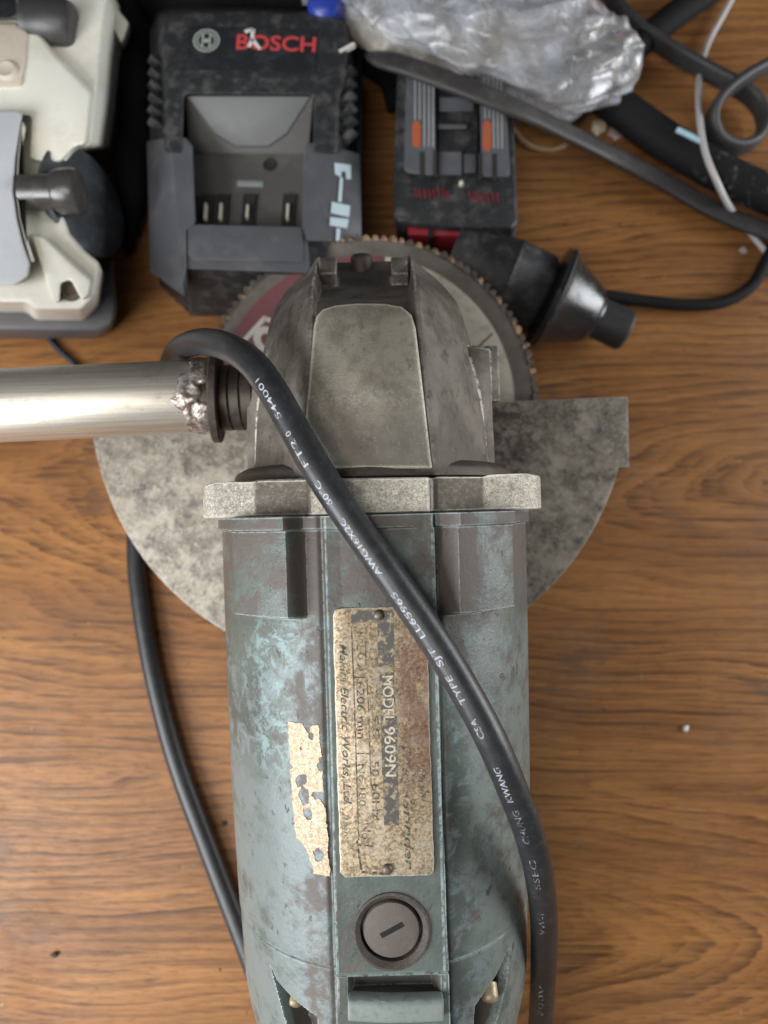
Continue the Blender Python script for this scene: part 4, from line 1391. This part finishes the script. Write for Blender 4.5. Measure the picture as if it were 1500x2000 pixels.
# raised upper plate and diagonal flange
ifr('upper_plate', CREAM, [(-260, 50), (36, 38), (70, 58), (112, 112), (160, 160), (178, 180), (168, 282), (148, 284), (118, 316), (60, 312), (64, 226), (-260, 215)], 55,
    [(-260, 48), (38, 35), (73, 55), (116, 108), (163, 157), (183, 178), (172, 286), (148, 289), (119, 322), (56, 316), (60, 222), (-260, 210)], 46, bevel=1.6, segs=3)
ifr('beige_patch', CREAMB, [(-260, 46), (30, 46), (52, 62), (48, 120), (40, 168), (-260, 176)], 56.2, [(-260, 44), (33, 43), (56, 60), (52, 120), (43, 172), (-260, 180)], 54, bevel=0.8)
MB().lathe([(55, 4.2), (57, 4.0), (57.6, 3.2), (57.2, 2.0)], 28, Vector((ipt(15, 140, 56).x, ipt(15, 140, 56).y, 0)), (0, 0, 1)).build('round_boss', CREAMB, ins_, smooth=50)
cor = ifr('corner_lug', CREAM, [(160, -40), (206, -40), (232, 20), (252, 44), (246, 66), (238, 84), (205, 30)], 36, [(160, -20), (206, -20), (236, 35), (256, 60), (250, 84), (242, 100), (205, 50)], 22)
ifr('lower_rib', CREAM, [(62, 458), (84, 462), (178, 548), (172, 578), (160, 586), (138, 546), (118, 552), (116, 590), (104, 588)], 55, [(60, 456), (86, 459), (181, 546), (175, 580), (160, 588), (140, 548), (120, 554), (117, 592), (102, 590)], 48, bevel=1.4, segs=3)
p = ipt(138, 564, 51)
MB().lathe([(-1.2, 4.6), (0.4, 4.5), (0.6, 3.2), (-0.6, 2.4)], 28, p, (0, 0, 1)).build('screw_recess', simple('brown_recess', (0.12, 0.095, 0.07), 0.6), ins_)
mt_ = [(-260, 218), (34, 216), (42, 222), (38, 250), (29, 310), (26, 380), (32, 425), (44, 475), (57, 512), (52, 540), (28, 556), (-260, 560)]
ifr('metal_collar', GREYMET, mt_, 60, [(a_ + 4 if a_ > 0 else a_, b_) for a_, b_ in mt_], 50, bevel=1.8, segs=3)
ri = [(44, 236), (50, 250), (40, 310), (37, 380), (43, 425), (56, 475), (68, 512), (60, 512), (50, 478), (37, 426), (31, 380), (34, 308), (40, 250)]
ifr('cream_rim', CREAM, ri, 58.5, ri, 50, bevel=0.6)
p = ipt(70, 44, 52); q2 = ipt(150, 50, 52)
MB().lathe([(-3, 8.6), (0, 8.6), (1, 8.9), (13.0, 8.6), (15.0, 7.6), (15.6, 6)], 40, p, (q2 - p)).build('clamp_knob', KNOB, ins_, smooth=40)
dk = ipt(168, 394, 38)
dax = Vector((1, 0.04, 0.42)).normalized()
big = MB().lathe([(-4.6, 18), (-4.2, 19.6), (-0.6, 21.4), (0.4, 20.8), (0.9, 18.5), (1.2, 12), (0.2, 9)], 72, dk, dax).build('focus_wheel', simple('blue_black_knob', (0.040, 0.046, 0.052), 0.30, 0, 0.4, (0.13, 0.135, 0.14), 0.15, 0.04), ins_, smooth=40)
MB().lathe([(-2, 6.2), (10, 6.4), (10.5, 7.6), (11.5, 8.0), (18.0, 8.2), (19.2, 7.6), (19.6, 6.0)], 44, ipt(56, 376, 55), Vector((1, 0.02, 0.0))).build('focus_shaft', GUNM, ins_, smooth=40)
ifr('black_socket', BLACKCLEAN, [(-100, -40), (36, -40), (30, 22), (6, 34), (-100, 34)], 58, [(-100, -40), (36, -40), (30, 24), (6, 36), (-100, 36)], 40)

# ================================================================== ROUND BLACK PLUG
p0, p1 = at(880, 498, 20), at(1222, 648, 11)
pa = (p1 - p0).normalized()
pl_ = thing('cable_connector', 'round black rubber connector with conical cap lying beside the saw blade', 'connector', Vector((p0.x, p0.y, 0)))
o0 = Vector((p0.x, p0.y, 0))
Lp = (p1 - p0).length
MB().lathe([(0, 15.0), (Lp * .30, 16.4), (Lp * .315, 17.2), (Lp * .33, 16.6), (Lp * .50, 16.4), (Lp * .515, 15.6), (Lp * .53, 13.5)], 56, p0, pa).build('barrel', BLACK, pl_, o0, smooth=35)
MB().lathe([(Lp * .535, 15), (Lp * .55, 20.8), (Lp * .59, 20.6), (Lp * .61, 18.8), (Lp * .80, 11.6), (Lp * .815, 9.4), (Lp * .83, 8.8)], 56, p0 - Vector((0, 0, -1)), pa).build('conical_cap', simple('black_gloss_cap', (0.018, 0.019, 0.021), 0.20, 0, 0.3, (0.06, 0.06, 0.06), 0.15, 0.04, 0.7), pl_, o0, smooth=35)
MB().lathe([(Lp * .82, 8.4), (Lp * .985, 8.8), (Lp, 7.9), (Lp, 4.5), (Lp * .93, 4.2)], 40, p0 - Vector((0, 0, -1)), pa).build('cable_boot', m_rubber('boot_rubber', (0.022, 0.022, 0.023), 0.5), pl_, o0, smooth=35)
for k in range(5):
    MB().lathe([(Lp * (.56 + .0075 * 2), 20.9), (Lp * (.562 + .0075 * 2), 21.2), (Lp * .585, 20.9)], 56, p0 - Vector((0, 0, -1)), pa, caps=False).build('grip_ring', BLACK, pl_, o0) if k == 0 else None

# ================================================================== CABLES, STRAPS, WIRE
def cable(name, label, cat, pts, ra, rb, mat, step=3, n=14, up=(0, 0, 1), power=2.0):
    m_ = MB().tube(spline(pts, step), ra, rb, n, up, power)
    return tag(m_.build(name, mat, smooth=50), label, cat)
cable('flat_strap', 'flat brown-black strap running diagonally across the battery pack', 'strap',
      [at(722, 100, 12), at(730, 108, 32), at(748, 116, 45), at(790, 128, 48), at(880, 160, 49), at(1000, 208, 46), at(1090, 250, 32), at(1200, 305, 14), at(1300, 356, 7), at(1400, 412, 6), at(1500, 452, 6), at(1620, 490, 6)], 4.1, 1.7, STRAP, power=3.2)
sl = cable('cable_sleeve', 'thick black fabric sleeve at the upper right, under the white wire', 'cable sleeve',
           [at(1080, 110, 12), at(1150, 165, 11), at(1210, 210, 10), at(1290, 268, 9), at(1380, 322, 10), at(1460, 362, 10), at(1600, 420, 10)], 8.4, 7.6, SLEEVE2)
cable('belt_loop', 'dark grey flat belt coiled into a loop at the right edge', 'belt',
      [at(1170, -30, 8), at(1240, 50, 8), at(1300, 92, 8), at(1380, 138, 9), at(1440, 170, 9), at(1478, 200, 8), at(1492, 240, 8), at(1474, 276, 8), at(1436, 288, 9), at(1402, 272, 12), at(1390, 236, 16), at(1404, 196, 20), at(1444, 160, 22), at(1500, 128, 22), at(1600, 80, 20)],
      2.0, 4.8, simple('dark_grey_belt', (0.036, 0.036, 0.038), 0.5, 0, 0.4, (0.08, 0.08, 0.08), 0.1), step=2, power=3.5)
cable('black_cable', 'thick black cable passing behind the plastic bag at the top', 'cable',
      [at(1090, 240, 6), at(1170, 165, 6), at(1240, 95, 6), at(1310, 35, 6), at(1400, -30, 6)], 6.2, 5.6, SLEEVE)
cable('lead_wire', 'flat black lead curving from the round connector to the right edge', 'cable',
      [at(1120, 572, 6), at(1180, 578, 4), at(1260, 588, 3.2), at(1350, 596, 3.2), at(1420, 588, 3.2), at(1470, 556, 3.2), at(1496, 510, 3.2), at(1530, 440, 3.2)], 2.6, 2.6, SLEEVE)
ww = cable('white_wire', 'thin dirty white wire curving down the upper right of the table', 'wire',
           [at(1450, -40, 3), at(1412, 30, 3), at(1385, 80, 3), at(1369, 128, 3), at(1364, 180, 12), at(1367, 240, 19.5), at(1378, 300, 20.5), at(1398, 350, 18), at(1420, 396, 10), at(1446, 432, 3.4), at(1500, 498, 2), at(1580, 600, 2)], 1.35, 1.35, WIRE)
cable('plastic_stub', 'short pale blue plastic stub lying across the black sleeve', 'stub', [at(1322, 253, 19), at(1345, 264, 19.5), at(1369, 276, 20)], 1.25, 1.25, TIP)
cable('thin_wire', 'thin dark wire on the table below the cream instrument', 'wire',
      [at(60, 600, 3), at(98, 664, 1.4), at(122, 690, 1.4), at(150, 716, 1.4), at(190, 780, 1.4)], 1.3, 1.3, m_rubber('thin_black_rubber', (0.03, 0.032, 0.04), 0.35))
cable('rubber_band', 'yellowed rubber band lying on the table under the strap', 'rubber band',
      [at(1000, 250, 1), at(1022, 276, 1), at(1050, 290, 1), at(1080, 292, 1), at(1104, 284, 1)], 1.2, 0.9, BAND_Y, step=2)

# ================================================================== PLASTIC BAG, CLOTH, CAP
def crumple(name, mat, path, radii, squash, label, cat, amp, freq, seed, ridged=True, n=120, step=1.2, octs=4, stretch=0):
    P_ = spline(path, step)
    fr = frames(P_, (0, 0, 1))
    vs, fs = [], []
    for k, (p, t, a, b) in enumerate(fr):
        s = k / (len(fr) - 1)
        rr_ = float(np.interp(s, [q[0] for q in radii], [q[1] for q in radii]))
        for i in range(n):
            an = 2 * pi * i / n
            d = a * cos(an) + b * sin(an) * squash
            c = p + d * rr_
            sp = Vector((s * stretch + seed, cos(an) * rr_ * freq + c.x * freq * 0.25, sin(an) * rr_ * freq)) if stretch else Vector((c.x * freq + seed, c.y * freq, c.z * freq))
            h = 0.0
            f, am = 1.0, 1.0
            for o_ in range(octs):
                v = mn.noise(sp * f + Vector((o_ * 7.1, 0, 0)))
                h += am * ((1 - 2.2 * abs(v)) if ridged else v * 1.6)
                f *= 2.1
                am *= 0.48
            c = c + d.normalized() * h * amp * min(1.0, rr_ / 8)
            if c.z < 1.0:
                c.z = 1.0 + 0.05 * random.random()
            vs.append(c)
    m_ = len(fr)
    for k in range(m_ - 1):
        for i in range(n):
            j = (i + 1) % n
            fs.append((k * n + i, k * n + j, (k + 1) * n + j, (k + 1) * n + i))
    fs += [tuple(range(n))[::-1], tuple((m_ - 1) * n + i for i in range(n))]
    return tag(np_obj(name, [tuple(v) for v in vs], fs, mat, None, (0, 0, 0), 180), label, cat)
crumple('plastic_bag', BAG, [at(620, -80, 40), at(740, -34, 42), at(860, 14, 44), at(980, 62, 44), at(1080, 100, 38), at(1160, 108, 28), at(1246, 92, 20)],
        [(0, 12), (0.2, 14), (0.45, 17), (0.72, 22), (0.88, 15), (1, 1)], 0.85, 'crumpled translucent grey plastic bag behind the battery pack', 'plastic bag', 4.6, 0.085, 2.0, n=160, step=0.9, octs=2, stretch=4.2)
crumple('plastic_film', BEIGEFILM, [at(660, 20, 30), at(740, 60, 34), at(830, 96, 36), at(930, 132, 36), at(980, 150, 34)],
        [(0, 6), (0.4, 9), (0.8, 7), (1, 1)], 0.6, 'crinkled beige plastic film tucked under the grey bag', 'film', 1.6, 0.08, 9.0, n=64)
crumple('black_cloth', CLOTH, [at(716, 40, 10), at(740, 100, 14), at(770, 160, 12), at(760, 220, 6)], [(0, 8), (0.4, 11), (0.8, 7), (1, 1)], 0.9, 'black cloth fold also filling the shade in the gap between charger and battery pack', 'cloth', 1.6, 0.06, 3.0, ridged=False, n=48, step=3)  # cloth fold that also blacks out the shaded gap
crumple('black_cloth', CLOTH, [at(120, -60, 16), at(250, -40, 18), at(420, -40, 20), at(600, -46, 20), at(800, -60, 20), at(1040, -50, 24), at(1140, -40, 14)],
        [(0, 10), (0.2, 15), (0.5, 14), (0.8, 16), (1, 6)], 0.9, 'black crumpled cloth heaped behind the charger', 'cloth', 3.0, 0.04, 5.0, n=64, step=3, octs=2)
crumple('gap_shade_filler', CLOTH, [at(250, 20, 14), at(262, 120, 15), at(262, 240, 14), at(256, 380, 11), at(250, 500, 6)],  # added black mass standing in for the instrument's deep shadow
        [(0, 9), (0.3, 8), (0.8, 7), (1, 1)], 0.9, 'narrow black filler for the shade between instrument and charger', 'shade filler', 1.4, 0.06, 12.0, ridged=False, n=40, step=3)
bc_ = thing('bottle_cap', 'dark blue bottle cap at the top edge behind the charger', 'cap', Vector((at(634, -10, 44).x, at(634, -10, 44).y, 30)))
MB().lathe([(0, 7.4), (6, 7.6), (13, 7.2), (15.5, 5.6), (16.4, 2.5)], 36, (0, 0, 0), (0, -0.25, 1)).build('cap_shell', BLUE, bc_, smooth=50)
MB().lathe([(-14, 9.5), (-1, 9.2), (0, 7)], 36, (0, 0, 0), (0, -0.25, 1)).build('bottle_neck', WIRE, bc_, smooth=50)

# ================================================================== CRUMBS
def crumb(name, px, py, r, mat, label, cat, seed, flat=0.5, el=1.0, group=None):
    bm = bmesh.new()
    bmesh.ops.create_icosphere(bm, subdivisions=2, radius=r)
    for v in bm.verts:
        v.co = Vector((v.co.x * el, v.co.y, v.co.z * flat)) * (1 + 0.7 * mn.noise(v.co * (1.4 / r) + Vector((seed, 0, 0))))
    zz = min(v.co.z for v in bm.verts)
    p = at(px, py, 0)
    for v in bm.verts:
        v.co += Vector((p.x, p.y, -zz))
    return tag(obj(name, bm, None, mat, smooth=0), label, cat, group)
crumb('resin_crumb', 1166, 254, 3.2, CRUMB, 'cream resin crumb on the table beside the black sleeve', 'crumb', 1)
crumb('film_scrap', 1202, 262, 3.6, simple('mauve_film', (0.36, 0.27, 0.27), 0.25, 0, 0.4), 'glossy mauve scrap right of the cream crumb', 'scrap', 4, 0.25)
crumb('resin_crumb', 1108, 212, 3.0, BEIGEFILM, 'beige lump at the lower tip of the plastic bag', 'crumb', 8, 0.8)
crumb('white_chip', 1338, 1422, 1.2, WHITE, 'small white chip on bare wood right of the grinder', 'chip', 6, 0.5)
crumb('white_chip', 1450, 490, 1.6, simple('pale_chip', (0.42, 0.36, 0.33), 0.4), 'pale chip beside the white wire at the right edge', 'chip', 2, 0.3)
crumb('dark_chip', 439, 1608, 0.9, BLACKIN, 'tiny black chip between the cord and the grinder body', 'chip', 3, 0.6)
crumb('dark_chip', 108, 1863, 1.0, BLACKIN, 'tiny black chip on the wood at the lower left', 'chip', 5, 0.6, 1.3)
crumb('wood_chip', 1012 * 0 + 893, 672, 0.5, CRUMB, 'tiny tan wood chip near the handle boss', 'chip', 5, 0.5) if False else None

sc.render.engine = 'CYCLES'
sc.cycles.use_denoising = True
